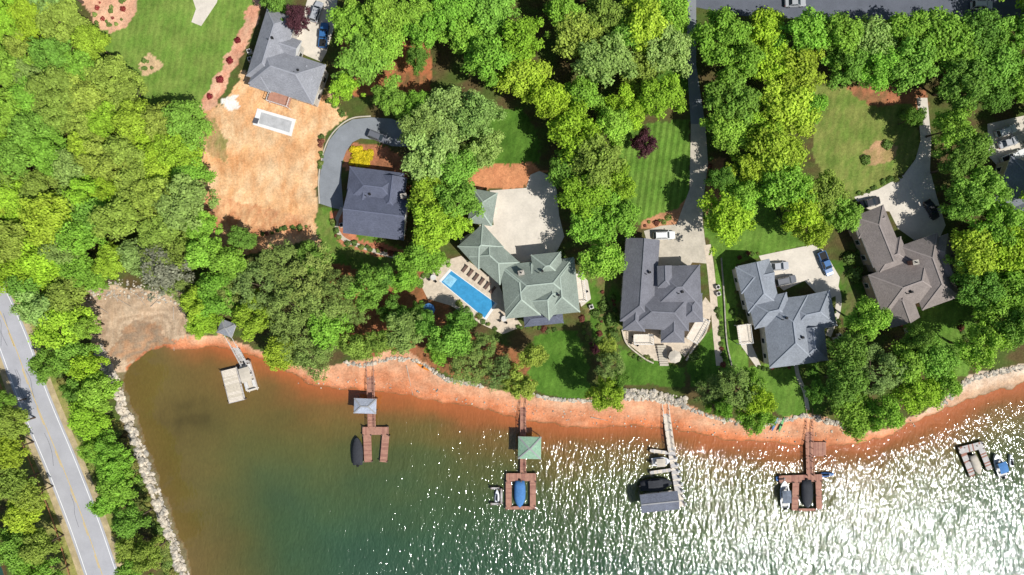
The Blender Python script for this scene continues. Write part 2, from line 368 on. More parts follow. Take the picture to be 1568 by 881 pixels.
def ribbon(name,pts,w,z,m,off=0,dash=None,k=8,parent=None):
    P=cr(pts,k); P=[Vector(g(x,y,z)) for x,y in P]; mb=MB(); L=[];R=[]
    for i,p in enumerate(P):
        a=P[max(i-1,0)];b_=P[min(i+1,len(P)-1)];d=(b_-a).normalized();nn=Vector((-d.y,d.x))
        L.append(p+nn*(off+w/2));R.append(p+nn*(off-w/2))
    for i in range(len(P)-1):
        if dash and (i%dash[1])>=dash[0]: continue
        mb.add([(L[i].x,L[i].y,z),(R[i].x,R[i].y,z),(R[i+1].x,R[i+1].y,z),(L[i+1].x,L[i+1].y,z)],[(0,1,2,3)])
    return mb.build(name,m,parent)
z1=LZ+0.03
RC=[(-70,330),(-18,440),(18,520),(52,612),(95,715),(128,800),(156,881),(190,980),(230,1100)]
ribbon('road_shoulder',RC,10.4,LZ+0.02,SHO); ribbon('road',RC,7.6,LZ+0.06,ASPH)
rm=empty('road_markings')
ribbon('edge_line_a',RC,0.16,LZ+0.066,WHITE,3.25,parent=rm); ribbon('edge_line_b',RC,0.16,LZ+0.066,WHITE,-3.25,parent=rm)
ribbon('centre_line_a',RC,0.12,LZ+0.066,YELL,0.12,parent=rm); ribbon('centre_line_b',RC,0.12,LZ+0.066,YELL,-0.12,dash=(2,5),parent=rm)
TAR=mat('crack_sealant',(0.08,0.08,0.085),0.7)
rc_=empty('road_cracks')
for i in range(9):
    f=random.uniform(0.1,0.95); k_=int(f*(len(RC)-2)); p0=RC[k_]; p1=RC[k_+1]; qx=p0[0]+(p1[0]-p0[0])*0.5+random.uniform(-14,14); qy=p0[1]+(p1[1]-p0[1])*0.5
    ribbon('crack',[(qx,qy),(qx+random.uniform(2,8),qy+14),(qx+random.uniform(6,14),qy+30),(qx+random.uniform(12,20),qy+50)],0.07,LZ+0.0635,TAR,k=4,parent=rc_)
mb=MB(); P=[Vector(g(x,y)) for x,y in cr([(-60,430),(-14,540),(18,630),(58,730),(88,810),(112,890),(140,980)],10)]
for i in range(len(P)-1):
    for dz in (0.55,0.72): mb.beam((P[i].x,P[i].y,LZ+dz),(P[i+1].x,P[i+1].y,LZ+dz),0.06,0.12)
    if i%2==0: mb.box(P[i].x-0.1,P[i].y,LZ+0.4,0.15,0.15,0.85,0,0)
mb.build('guard_rail',mat('rusted_steel',A(176,128,92),0.8,0.2))
ribbon('top_road',[(1060,-14),(1150,2),(1300,6),(1450,8),(1650,6)],7.0,LZ+0.02,ASPHDD)
sheet('concrete_pad',[(286,-30),(340,-30),(332,4),(308,40),(293,34),(300,14)],z1,CONC)
sheet('driveway_house_a',[(450,48),(462,28),(480,-30),(520,-30),(512,40),(500,80),(492,95),(470,86),(444,72)],z1,CONC)
sheet('driveway_loop',[(490,312),(489,275),(494,242),(504,215),(520,195),(540,183),(568,180),(600,182),(622,192),(626,225),(600,224),(572,214),(552,212),(540,218),(530,232),(524,248),(522,270),(526,322),(508,318)],z1,ASPHD)
ribbon('garden_path',[(524,318),(515,342),(525,365),(560,380),(600,392),(628,396)],0.9,z1+0.004,CONC2)
ribbon('driveway_kerb',[(489,312),(488,275),(493,242),(503,214),(519,194),(540,181),(568,178)],0.3,LZ+0.12,CONC2)
sheet('driveway_house_c',[(750,292),(806,288),(812,268),(826,262),(842,270),(852,290),(856,330),(864,362),(848,395),(800,402),(770,395),(745,372),(732,395),(706,378),(704,366),(730,352),(735,345),(756,345)],z1,CONC)
sheet('driveway_house_d',[(1058,190),(1080,190),(1084,250),(1078,300),(1076,340),(1080,372),(1086,404),(1060,402),(1055,410),(1005,412),(1000,380),(990,368),(986,354),(1012,346),(1036,344),(1044,322),(1056,290)],z1,CONC2)
sheet('driveway_strip',[(1052,-10),(1066,-10),(1066,100),(1080,192),(1058,192),(1052,100)],LZ+0.026,ASPHD)
ribbon('stone_path',[(1083,375),(1088,410),(1092,450),(1096,500),(1102,560)],1.6,z1+0.006,PAVER)
sheet('driveway_house_e',[(1162,392),(1205,383),(1244,375),(1262,384),(1286,425),(1282,452),(1262,462),(1232,430),(1200,445),(1178,425)],z1,CONC)
ribbon('curved_path',[(1276,430),(1284,455),(1282,480),(1274,500),(1268,515)],1.3,z1+0.006,CONC)
ribbon('footpath',[(1218,552),(1222,575),(1232,600),(1237,628)],0.9,z1,CONC2)
sheet('driveway_house_f',[(1308,302),(1345,290),(1384,268),(1402,244),(1410,215),(1404,150),(1420,150),(1426,215),(1424,260),(1434,300),(1448,345),(1440,362),(1400,368),(1375,350),(1362,324),(1322,320)],z1,CONC)
sheet('driveway_house_g',[(1512,190),(1600,170),(1600,262),(1560,262),(1535,262),(1514,240)],z1,CONC)
sheet('pool_patio',[(640,428),(672,402),(706,392),(762,432),(778,470),(800,500),(770,512),(736,496),(690,468),(655,458)],z1,PAVER)
sheet('rear_patio_d',[(952,508),(1000,500),(1060,490),(1080,455),(1092,470),(1082,510),(1050,545),(1030,556),(1000,552),(985,545),(960,525)],z1,PAVER)
sheet('front_walk_c',[(886,415),(900,430),(905,458),(890,470),(882,440)],z1,CONC)
sheet('patio_house_e',[(1128,500),(1150,500),(1152,530),(1165,560),(1158,562),(1135,530)],z1,CONC)
# pool
pl=empty('swimming_pool',(0,0,0))
pc=[(691,415),(758,464),(742,487),(676,432)]
ctr=np.mean(pc,0); out=[tuple(ctr+(np.array(p)-ctr)*1.09) for p in pc]
sheet('coping',out,z1+0.03,TRIM,pl)
m,nt,bs,o=newmat('pool_water')
nn1=noise(nt,0.9,3); bs.inputs['Roughness'].default_value=0.05
nt.links.new(scalecol(nt,A(66,152,200),mrange(nt,nn1,0.3,0.7,0.85,1.15)),bs.inputs['Base Color'])
bp=N(nt,'ShaderNodeBump'); bp.inputs['Distance'].default_value=0.04; nt.links.new(noise(nt,2.5,2),bp.inputs['Height']); nt.links.new(bp.outputs[0],bs.inputs['Normal'])
PW=m
sheet('water',pc,z1+0.036,PW,pl)
sheet('tanning_ledge',[(688,420),(700,428),(690,441),(678,431)],z1+0.041,mat('ledge',A(150,205,230),0.2),pl)
pu=empty('unfinished_pool')
sheet('deck',[(394,166),(453,183),(446,209),(387,191)],z1+0.12,TRIM,pu)
sheet('basin',[(400,172),(447,186),(443,203),(396,189)],z1+0.126,mat('bare_concrete',A(185,185,184),0.9,0.15),pu)
sheet('spa',[(389,180),(397,182),(394,190),(386,188)],z1+0.13,mat('dark_basin',A(90,90,95)),pu)
# ------------------------------------------------------------ houses
def roofblock(R,W,T,cx,cy,L,Wd,ang,eave,pitch,kind,i,walls=True):
    eave=eave+i*0.011; k=S*(H-eave)/H; x0,y0=g(cx,cy,eave); L*=k; Wd*=k; a=math.radians(ang)
    if Wd>L: L,Wd=Wd,L; a+=math.pi/2
    ca_,sa=math.cos(a),math.sin(a)
    T_=lambda u,v,z:(x0+u*ca_-v*sa,y0+u*sa+v*ca_,z)
    l,w=L/2,Wd/2; rz=eave+pitch*w; th=0.24
    E=[T_(-l,-w,eave),T_(l,-w,eave),T_(l,w,eave),T_(-l,w,eave)]
    F=[(p[0],p[1],eave-th) for p in E]
    lh=l-w if kind in('hip','half') else l; rh=l-w if kind=='hip' else l
    lh=max(lh,0.02); rh=max(rh,0.02)
    r0,r1=T_(-lh,0,rz),T_(rh,0,rz)
    R.add(E+[r0,r1],[(0,1,5,4),(2,3,4,5)],0)
    R.add([E[1],E[2],r1],[(0,1,2)],0 if rh<l-0.01 else 1); R.add([E[3],E[0],r0],[(0,1,2)],0 if lh<l-0.01 else 1)
    R.add(E+F,[(0,4,5,1),(1,5,6,2),(2,6,7,3),(3,7,4,0),(7,6,5,4)],1)
    cp=lambda p,q:R.beam((p[0],p[1],p[2]+0.03),(q[0],q[1],q[2]+0.03),0.3,0.07,2)
    cp(r0,r1)
    if rh<l-0.01: cp(E[1],r1);cp(E[2],r1)
    if lh<l-0.01: cp(E[0],r0);cp(E[3],r0)
    if walls:
        ins=0.55+0.013*i; bz=LZ-0.3; tz=eave-th+0.02
        W.box(x0,y0,(bz+tz)/2,L-2*ins,Wd-2*ins,tz-bz,a,0)
        rows=[LZ+1.5]+([LZ+4.2] if eave-LZ>5.6 else [])
        for side in range(4):
            Ls=(L if side%2==0 else Wd)-2*ins; off=(Wd if side%2==0 else L)/2-ins
            nn=max(1,int(Ls/2.8)); aa=a+side*math.pi/2
            dx,dy=math.cos(aa),math.sin(aa); nx,ny=dy,-dx
            for j in range(nn):
                u=(j+0.5)/nn*Ls-Ls/2
                for zc in rows:
                    X=x0+dx*u+nx*off; Y=y0+dy*u+ny*off
                    door=(j==0 and side==0 and zc==rows[0] and i==0)
                    hh_=2.1 if door else 1.5; zz=LZ+1.1 if door else zc
                    T.box(X,Y,zz,1.25,0.12,hh_+0.2,aa,1); T.box(X+nx*0.02,Y+ny*0.02,zz,1.05,0.12,hh_,aa,2 if door else 0)
    return x0,y0,rz
DOOR=mat('painted_door',(0.15,0.05,0.03),0.5)
def house(name,blocks,roofcol,wallcol,capk=1.15,chim=(),vents=()):
    R,W,T,C=MB(),MB(),MB(),MB()
    x0,y0=g(blocks[0][0],blocks[0][1],6); e=empty(name,(x0,y0,LZ)); og=(x0,y0,LZ)
    RM=shingle(name+'_shingles',roofcol); CM=shingle(name+'_ridge_caps',tuple(min(0.9,c*capk) for c in roofcol),0.1); WM=mat(name+'_wall',wallcol,0.9,0.15,1,6)
    for i,bk in enumerate(blocks):
        cx,cy,L,Wd,ang=bk[:5]; kind=bk[5] if len(bk)>5 else 'hip'; ev=bk[6] if len(bk)>6 else LZ+5.0; pt=bk[7] if len(bk)>7 else 0.62
        roofblock(R,W,T,cx,cy,L,Wd,ang,ev,pt,kind,i)
    R.build('roof',[RM,TRIM,CM],e,og); W.build('walls',WM,e,og); T.build('windows',[GLASS,TRIM,DOOR],e,og)
    for (cx,cy,z) in chim:
        X,Y=g(cx,cy,z); C.box(X,Y,z-2,1.2,0.9,4.2,0.2,0); C.box(X,Y,z+0.15,1.35,1.05,0.12,0.2,3); C.cyl((X,Y,z+0.2),(X,Y,z+0.6),0.16,mi=2)
    for (cx,cy,z) in vents:
        X,Y=g(cx,cy,z); C.cyl((X,Y,z-1.2),(X,Y,z+0.1),0.1,mi=2); C.box(X+0.8,Y+0.4,z-0.5,0.45,0.45,0.9,0.3,2)
    if C.v: C.build('chimneys_and_vents',[mat(name+'_brick',(0.28,0.15,0.11),0.9),TRIM,BLACK,STONEG],e,og)
    return e
E0=LZ+5
house('grey_roof_house',[(416,72,108,48,73),(440,114,104,64,-18),(436,72,44,34,-18,'half',LZ+4.6),(404,118,40,34,73,'hip',LZ+4.7),(466,128,50,40,73,'half',LZ+4.4)],A(150,151,156),A(205,200,190),1.2,vents=[(410,60,9),(450,110,9)])
house('slate_roof_house',[(576,328,94,70,-7,'gable',E0,0.5),(574,288,84,56,-7,'hip',E0-0.2,0.5),(600,300,60,40,83,'half',E0+0.1,0.55),(556,318,70,34,83,'half',E0-0.1,0.5)],A(98,102,118),A(150,100,80),1.2,chim=[(618,300,8.5)],vents=[(560,300,8)])
house('green_roof_house',[(826,436,112,72,6),(858,440,82,52,96),(797,446,80,54,96),(757,398,64,46,-42,'hip',LZ+4.6),(736,378,52,48,42,'hip',LZ+4.4),(739,318,52,38,80,'hip',LZ+4.2),(838,408,46,40,6,'hip',E0+0.4),(842,455,56,44,50,'hip',E0+0.5),(812,430,40,34,45,'hip',E0+0.5)],A(142,152,140),A(205,195,175),1.6,chim=[(798,418,9)],vents=[(850,455,9.5),(825,418,9)])
house('slate_annex',[(832,487,60,22,6,'hip',LZ+3.4,0.4)],A(100,104,118),A(205,195,175))
house('dark_roof_house',[(980,430,128,52,86,'half'),(1036,440,74,66,2),(1012,478,88,54,-3),(1030,500,50,36,90,'half',E0-0.4),(1018,424,34,22,92,'half',E0+1.6),(1058,472,44,36,92,'hip',E0-0.3),(972,484,46,34,86,'half',E0-0.2)],A(120,120,126),A(190,180,165),1.2,vents=[(990,420,9),(1040,450,9.4)])
house('blue_grey_roof_house',[(1162,438,74,50,103,'half'),(1208,508,104,72,97),(1238,480,78,56,12),(1156,424,52,42,13,'half',E0-0.3),(1242,528,54,46,97,'half',E0-0.2),(1180,476,60,44,13,'hip',E0+0.2),(1196,540,44,36,97,'half',E0-0.3)],A(144,149,156),A(215,208,195),1.25,vents=[(1200,490,9.5),(1225,520,9.5)])
house('brown_roof_house',[(1345,362,84,50,-68,'half'),(1424,416,104,62,-70),(1386,436,96,66,20),(1376,466,60,48,-70,'half',E0-0.3),(1440,394,60,46,-70,'half',E0-0.2),(1362,392,54,42,22,'hip',E0-0.2),(1330,342,44,34,20,'half',E0-0.4)],A(142,132,126),A(190,165,140),1.3,chim=[(1402,402,9)],vents=[(1392,450,9.4)])
house('lakeside_house',[(1565,290,84,66,70),(1580,320,80,60,-20)],A(130,134,142),A(200,190,170),1.2)
def deck_platform(name,cx,cy,L,Wd,ang,z,m,rail=True):
    k=S*(H-z)/H; x,y=g(cx,cy,z); a=math.radians(ang); L*=k;Wd*=k; mb=MB()
    mb.box(x,y,z-0.1,L,Wd,0.2,a,0); c,s_=math.cos(a),math.sin(a)
    for u,v in ((-1,-1),(1,-1),(1,1),(-1,1)):
        X=x+u*(L/2-0.1)*c-v*(Wd/2-0.1)*s_;Y=y+u*(L/2-0.1)*s_+v*(Wd/2-0.1)*c
        mb.box(X,Y,(z+1+LZ-0.3)/2,0.14,0.14,z+1-LZ+0.3,a,1)
    if rail:
        C4=[(x+u*(L/2-.1)*c-v*(Wd/2-.1)*s_,y+u*(L/2-.1)*s_+v*(Wd/2-.1)*c) for u,v in ((-1,-1),(1,-1),(1,1),(-1,1))]
        for i in range(4):
            p,q=C4[i],C4[(i+1)%4]; mb.beam(p+(z+0.95,),q+(z+0.95,),0.09,0.06,1)
            nb=int(math.dist(p,q)/0.5)
            for j in range(1,nb): 
                f=j/nb; mb.box(p[0]+(q[0]-p[0])*f,p[1]+(q[1]-p[1])*f,z+0.47,0.04,0.04,0.95,0,1)
    mb.build(name,[m,TRIM])
deck_platform('house_balcony',888,441,16,44,8,4.6,WOODT)
deck_platform('house_deck',428,151,34,20,-18,3.4,WOODR)
deck_platform('house_deck',1140,512,20,30,8,3.6,WOODT)
deck_platform('house_deck',985,520,30,16,0,3.0,WOODT)
deck_platform('house_deck',1068,505,18,40,-30,2.6,WOODT)
# air-conditioning units
def acunit(px_,py_):
    x,y=g(px_,py_,LZ); m_=MB(); m_.box(x,y,LZ+0.05,1.1,1.1,0.1,0.3,1); m_.box(x,y,LZ+0.5,0.85,0.85,0.8,0.3,0); m_.cyl((x,y,LZ+0.9),(x,y,LZ+0.94),0.34,n=14,mi=2); m_.build('air_conditioner',[SEAT,CONC2,BLACK])
for p in [(383,80),(384,92),(524,345),(905,470),(1098,440),(1099,450),(1278,520),(1284,514),(1388,506),(1396,504)]: acunit(*p)
# ------------------------------------------------------------ vehicles
def paint(name,c): 
    m=mat(name,c,0.3,0.03,spec=0.6); return m
PAINTS={'white':paint('white_car_paint',(0.72,0.72,0.7)),'silver':paint('silver_car_paint',(0.38,0.39,0.41)),'black':paint('black_car_paint',(0.025,0.026,0.03)),'blue':paint('blue_car_paint',A(60,110,165)),'grey':paint('grey_car_paint',(0.13,0.135,0.15)),'red':paint('red_car_paint',(0.3,0.03,0.02))}
LAMP=mat('lamp_lens',(0.6,0.6,0.55),0.2); TAIL=mat('tail_lens',(0.35,0.02,0.02),0.3)
def ring(x,hw,za,zb,tp=0.9):
    return [(x,-hw*0.94,za),(x,-hw,za+(zb-za)*0.3),(x,-hw*0.98,za+(zb-za)*0.75),(x,-hw*tp,zb),(x,hw*tp,zb),(x,hw*0.98,za+(zb-za)*0.75),(x,hw,za+(zb-za)*0.3),(x,hw*0.94,za)]
def car(px_,py_,ang,colr,kind='suv',name=None,z=z1):
    name=name or {'suv':'parked_suv','sedan':'parked_car','pickup':'pickup_truck'}[kind]
    x,y=g(px_,py_,z); e=empty(name,(x,y,z),math.radians(ang)); P=PAINTS[colr]
    L={'suv':4.9,'sedan':4.8,'pickup':5.8}[kind]; w=0.96; l=L/2
    b=MB(); top=0.95 if kind=='sedan' else 1.08
    b.loft([ring(-l,w*0.86,0.42,top-0.18),ring(-l+0.15,w*0.96,0.3,top-0.03),ring(-l*0.5,w,0.26,top),ring(l*0.35,w,0.26,top),ring(l-0.7,w*0.97,0.27,top-0.1),ring(l-0.15,w*0.88,0.32,top-0.24),ring(l,w*0.74,0.42,top-0.36)])
    b.build('body',P,e,smooth=False,bevel=0.03)
    if kind=='pickup':
        c0,c1,t0,t1=-0.75,1.35,-0.6,0.55; ct=1.78
    elif kind=='suv': c0,c1,t0,t1=-l+0.12,1.15,-l+0.45,0.45; ct=1.7
    else: c0,c1,t0,t1=-l+0.75,1.15,-l+1.45,0.25; ct=1.42
    c=MB(); hw=w*0.9
    c.loft([[(c0,-hw,top-0.04),(t0,-hw*0.78,ct),(t0,hw*0.78,ct),(c0,hw,top-0.04)],[(c1,-hw*0.96,top-0.06),(t1,-hw*0.78,ct),(t1,hw*0.78,ct),(c1,hw*0.96,top-0.06)]])
    c.build('glasshouse',GLASS,e)
    r=MB(); r.box((t0+t1)/2,0,ct+0.02,(t1-t0)+0.1,hw*1.62,0.06)
    for s_ in (-1,1):
        r.beam((t1,s_*hw*0.79,ct),(c1,s_*hw*0.97,top-0.03),0.09,0.06); r.beam((t0,s_*hw*0.79,ct),(c0,s_*hw,top-0.03),0.12,0.08)
        mid=(t0+t1)/2; r.beam((mid,s_*hw*0.79,ct),(mid,s_*hw*1.0,top-0.03),0.09,0.06)
        r.box(c1-0.25,s_*(w+0.1),top+0.05,0.12,0.22,0.16)
    r.build('roof_and_pillars',P,e)
    if kind=='suv':
        q=MB()
        for s_ in(-1,1): q.box((t0+t1)/2,s_*hw*0.7,ct+0.09,(t1-t0)*0.85,0.04,0.05)
        q.build('roof_rails',BLACK,e)
    if kind=='pickup':
        q=MB(); q.box(-1.85,0,top+0.012,1.75,1.5,0.02,0,0); q.build('bed_liner',BLACK,e)
        q=MB()
        for s_ in(-1,1): q.box(-1.85,s_*0.85,top+0.07,2.0,0.12,0.14)
        q.box(-2.8,0,top+0.07,0.1,1.7,0.14); q.build('bed_rails',P,e)
    wh=MB()
    for sx in (-l+0.9,l-0.95):
        for s_ in (-1,1):
            wh.cyl((sx,s_*(w-0.22),0.36),(sx,s_*(w+0.01),0.36),0.36,n=18,mi=0); wh.cyl((sx,s_*(w-0.1),0.36),(sx,s_*(w+0.025),0.36),0.2,n=12,mi=1)
    wh.build('wheels',[BLACK,ALU],e)
    q=MB()
    for s_ in(-1,1): q.box(l-0.12,s_*0.62,top-0.34,0.2,0.34,0.13,0,0); q.box(-l+0.03,s_*0.72,top-0.24,0.1,0.2,0.2,0,1)
    q.build('lamps',[LAMP,TAIL],e)
    return e
car(1016,361,2,'white','suv'); car(580,211,-22,'grey','suv'); car(1190,408,5,'silver','sedan'); car(1201,430,12,'grey','suv')
car(1262,404,-68,'blue','pickup'); car(497,56,85,'blue','pickup'); car(486,20,70,'silver','suv'); car(1424,322,-60,'black','sedan')
car(1537,202,20,'white','suv'); car(1541,219,18,'silver','sedan'); car(1548,241,22,'white','pickup'); car(1216,6,2,'silver','sedan',z=LZ+0.02); car(1500,10,0,'white','suv',z=LZ+0.02)
car(1330,311,15,'black','sedan')
# ------------------------------------------------------------ boats
def boat(px_,py_,ang,L=6.3,W=2.4,hull=None,cover=None,name='motorboat',z=0.0,bimini=None):
    x,y=g(px_,py_,z+0.8); e=empty(name,(x,y,z),math.radians(ang)); hull=hull or HULLW
    st=[(-1,0.84),(-0.6,0.95),(-0.1,1.0),(0.3,0.95),(0.6,0.76),(0.82,0.46),(0.95,0.18),(1.0,0.03)]
    b=MB(); rg=[]
    for u,w in st:
        X=u*L/2; hw=w*W/2; zg=0.75+0.18*max(0,u)**2
        rg.append([(X,-hw,zg),(X,-hw*0.85,0.2),(X,0,-0.15+0.3*max(0,u)**3),(X,hw*0.85,0.2),(X,hw,zg)])
    n_=5; vs=[p for r in rg for p in r]; fs=[]
    for k in range(len(rg)-1):
        for i in range(4): fs.append((k*n_+i,(k+1)*n_+i,(k+1)*n_+i+1,k*n_+i+1))
    fs.append((0,1,2,3,4)); b.add(vs,fs,0)
    for k in range(len(st)-1):
        for s_ in(-1,1):
            (u0,w0),(u1,w1)=st[k],st[k+1]; z0_=0.76+0.18*max(0,u0)**2; z1_=0.76+0.18*max(0,u1)**2
            i0,i1=max(w0*W/2-0.22,0.01),max(w1*W/2-0.22,0.005)
            b.add([(u0*L/2,s_*w0*W/2,z0_),(u1*L/2,s_*w1*W/2,z1_),(u1*L/2,s_*i1,z1_),(u0*L/2,s_*i0,z0_)],[(0,1,2,3)],0)
            b.add([(u0*L/2,s_*i0,z0_),(u1*L/2,s_*i1,z1_),(u1*L/2,s_*i1,0.35),(u0*L/2,s_*i0,0.35)],[(0,1,2,3)],0)
    fl=[(u*L/2,-max(w*W/2-0.22,0.01),0.36) for u,w in st]+[(u*L/2,max(w*W/2-0.22,0.01),0.36) for u,w in st[::-1]]
    b.add(fl,[tuple(range(len(fl)))],1)
    fd=[(u*L/2,-max(w*W/2-0.1,0.01),0.80+0.18*u*u) for u,w in st[4:]]+[(u*L/2,max(w*W/2-0.1,0.01),0.80+0.18*u*u) for u,w in st[4:][::-1]]
    b.add(fd,[tuple(range(len(fd)))],0)
    b.build('hull',[hull,SEAT],e)
    m_=MB(); m_.box(-L/2-0.25,0,0.75,0.5,0.5,0.9,0,0,0.8); m_.box(-L/2-0.3,0,0.1,0.2,0.2,0.9,0,0); m_.build('outboard_engine',BLACK,e,bevel=0.03)
    if cover:
        c=MB(); rr=[]
        for u,w in [(-1.02,0.8)]+st[1:]:
            hw=w*W/2+0.05; pk=1.0+0.45*math.exp(-((u-0.05)/0.4)**2)*w
            rr.append([(u*L/2,-hw,0.62),(u*L/2,-hw,0.85),(u*L/2,-hw*0.5,0.85+(pk-0.85)*0.8),(u*L/2,0,pk),(u*L/2,hw*0.5,0.85+(pk-0.85)*0.8),(u*L/2,hw,0.85),(u*L/2,hw,0.62)])
        c.loft(rr); c.build('boat_cover',cover,e,smooth=True)
    else:
        s=MB()
        s.box(-L*0.38,0,0.6,0.6,W*0.72,0.45,0,0); s.box(-L*0.05,W*0.22,0.65,0.55,0.55,0.6,0,0); s.box(-L*0.05,-W*0.22,0.65,0.55,0.55,0.6,0,0)
        s.box(L*0.22,0,0.55,0.5,W*0.5,0.3,0,0); s.build('seats',SEAT,e,bevel=0.04)
        k=MB(); k.box(L*0.08,W*0.22,0.75,0.5,0.6,0.8,0,0,0.8); k.beam((L*0.12,-W*0.4,0.95),(L*0.12,W*0.4,0.95),0.03,0.5,1); k.build('console_and_windscreen',[hull,GLASS],e)
    if bimini:
        c=MB(); q=[(-0.28,1.95),(-0.12,2.08),(0.04,2.1),(0.18,1.98)]
        c.loft([[(u*L,-W*0.45,zz-0.1),(u*L,0,zz),(u*L,W*0.45,zz-0.1),(u*L,0,zz-0.04)] for u,zz in q]); c.build('bimini_top',bimini,e)
        f=MB()
        for u in (-0.26,0.16):
            for s_ in(-1,1): f.cyl((u*L*0.5,s_*W*0.45,0.75),(u*L,s_*W*0.44,1.9),0.025,n=6)
        f.build('bimini_frame',ALU,e)
    return e
def pontoon(px_,py_,ang,L=7,W=2.6,top=None):
    x,y=g(px_,py_,1.0); e=empty('pontoon_boat',(x,y,0),math.radians(ang)); a=MB()
    for s_ in(-1,1):
        a.cyl((-L/2,s_*W*0.36,0.1),(L/2-0.6,s_*W*0.36,0.1),0.32,n=12); a.cyl((L/2-0.6,s_*W*0.36,0.1),(L/2,s_*W*0.36,0.25),0.32,0.05,n=12)
    a.build('pontoons',ALU,e,smooth=False)
    d=MB(); d.box(0,0,0.5,L-0.4,W,0.12); d.build('deck',BEIGEF,e)
    r=MB()
    for s_ in(-1,1): r.box(0,s_*(W/2-0.06),0.88,L-1.0,0.05,0.6)
    r.box(L/2-0.6,0,0.88,0.05,W-0.8,0.6); r.build('fence_panels',HULLW,e)
    s=MB()
    for u,v,sx,sy in ((1.6,0.85,1.6,0.6),(1.6,-0.85,1.6,0.6),(-2.2,0.85,1.6,0.6),(-2.6,-0.5,0.6,1.4)): s.box(u,v,0.8,sx,sy,0.5)
    s.box(-0.3,0.8,0.95,0.7,0.6,0.8); s.build('seats',SEAT,e,bevel=0.05)
    o_=MB(); o_.box(-L/2-0.1,0,0.7,0.5,0.45,0.8); o_.build('outboard_engine',BLACK,e,bevel=0.03)
    if top:
        c=MB(); q=[(-2.4,2.35),(-1.3,2.5),(0,2.52),(0.9,2.4)]
        c.loft([[(u,-W*0.46,zz-0.1),(u,0,zz),(u,W*0.46,zz-0.1),(u,0,zz-0.05)] for u,zz in q]); c.build('bimini_top',top,e)
        f=MB()
        for u in(-2.2,0.8):
            for s_ in(-1,1): f.cyl((-0.7,s_*W*0.46,1.1),(u,s_*W*0.45,2.3),0.025,n=6)
        f.build('bimini_frame',ALU,e)
def jetski(px_,py_,ang,colm,z=0.0):
    x,y=g(px_,py_,0.5); e=empty('jet_ski',(x,y,z),math.radians(ang)); b=MB()
    st=[(-1.4,0.5,0.45),(-0.6,0.58,0.5),(0.2,0.55,0.62),(0.9,0.38,0.68),(1.35,0.16,0.6),(1.5,0.04,0.55)]
    b.loft([[(X,-w*0.5,0.0),(X,-w,0.3),(X,-w*0.7,zt),(X,w*0.7,zt),(X,w,0.3),(X,w*0.5,0.0)] for X,w,zt in st]); b.build('hull',colm,e,smooth=False,bevel=0.03)
    s=MB(); s.box(-0.5,0,0.75,1.2,0.35,0.35,0,0,0.8); s.build('seat',BLACK,e,bevel=0.04)
    h_=MB(); h_.beam((0.25,-0.38,1.0),(0.25,0.38,1.0),0.06,0.06); h_.box(0.35,0,0.8,0.4,0.35,0.4,0,0,0.7); h_.build('handlebars',HULLD,e)
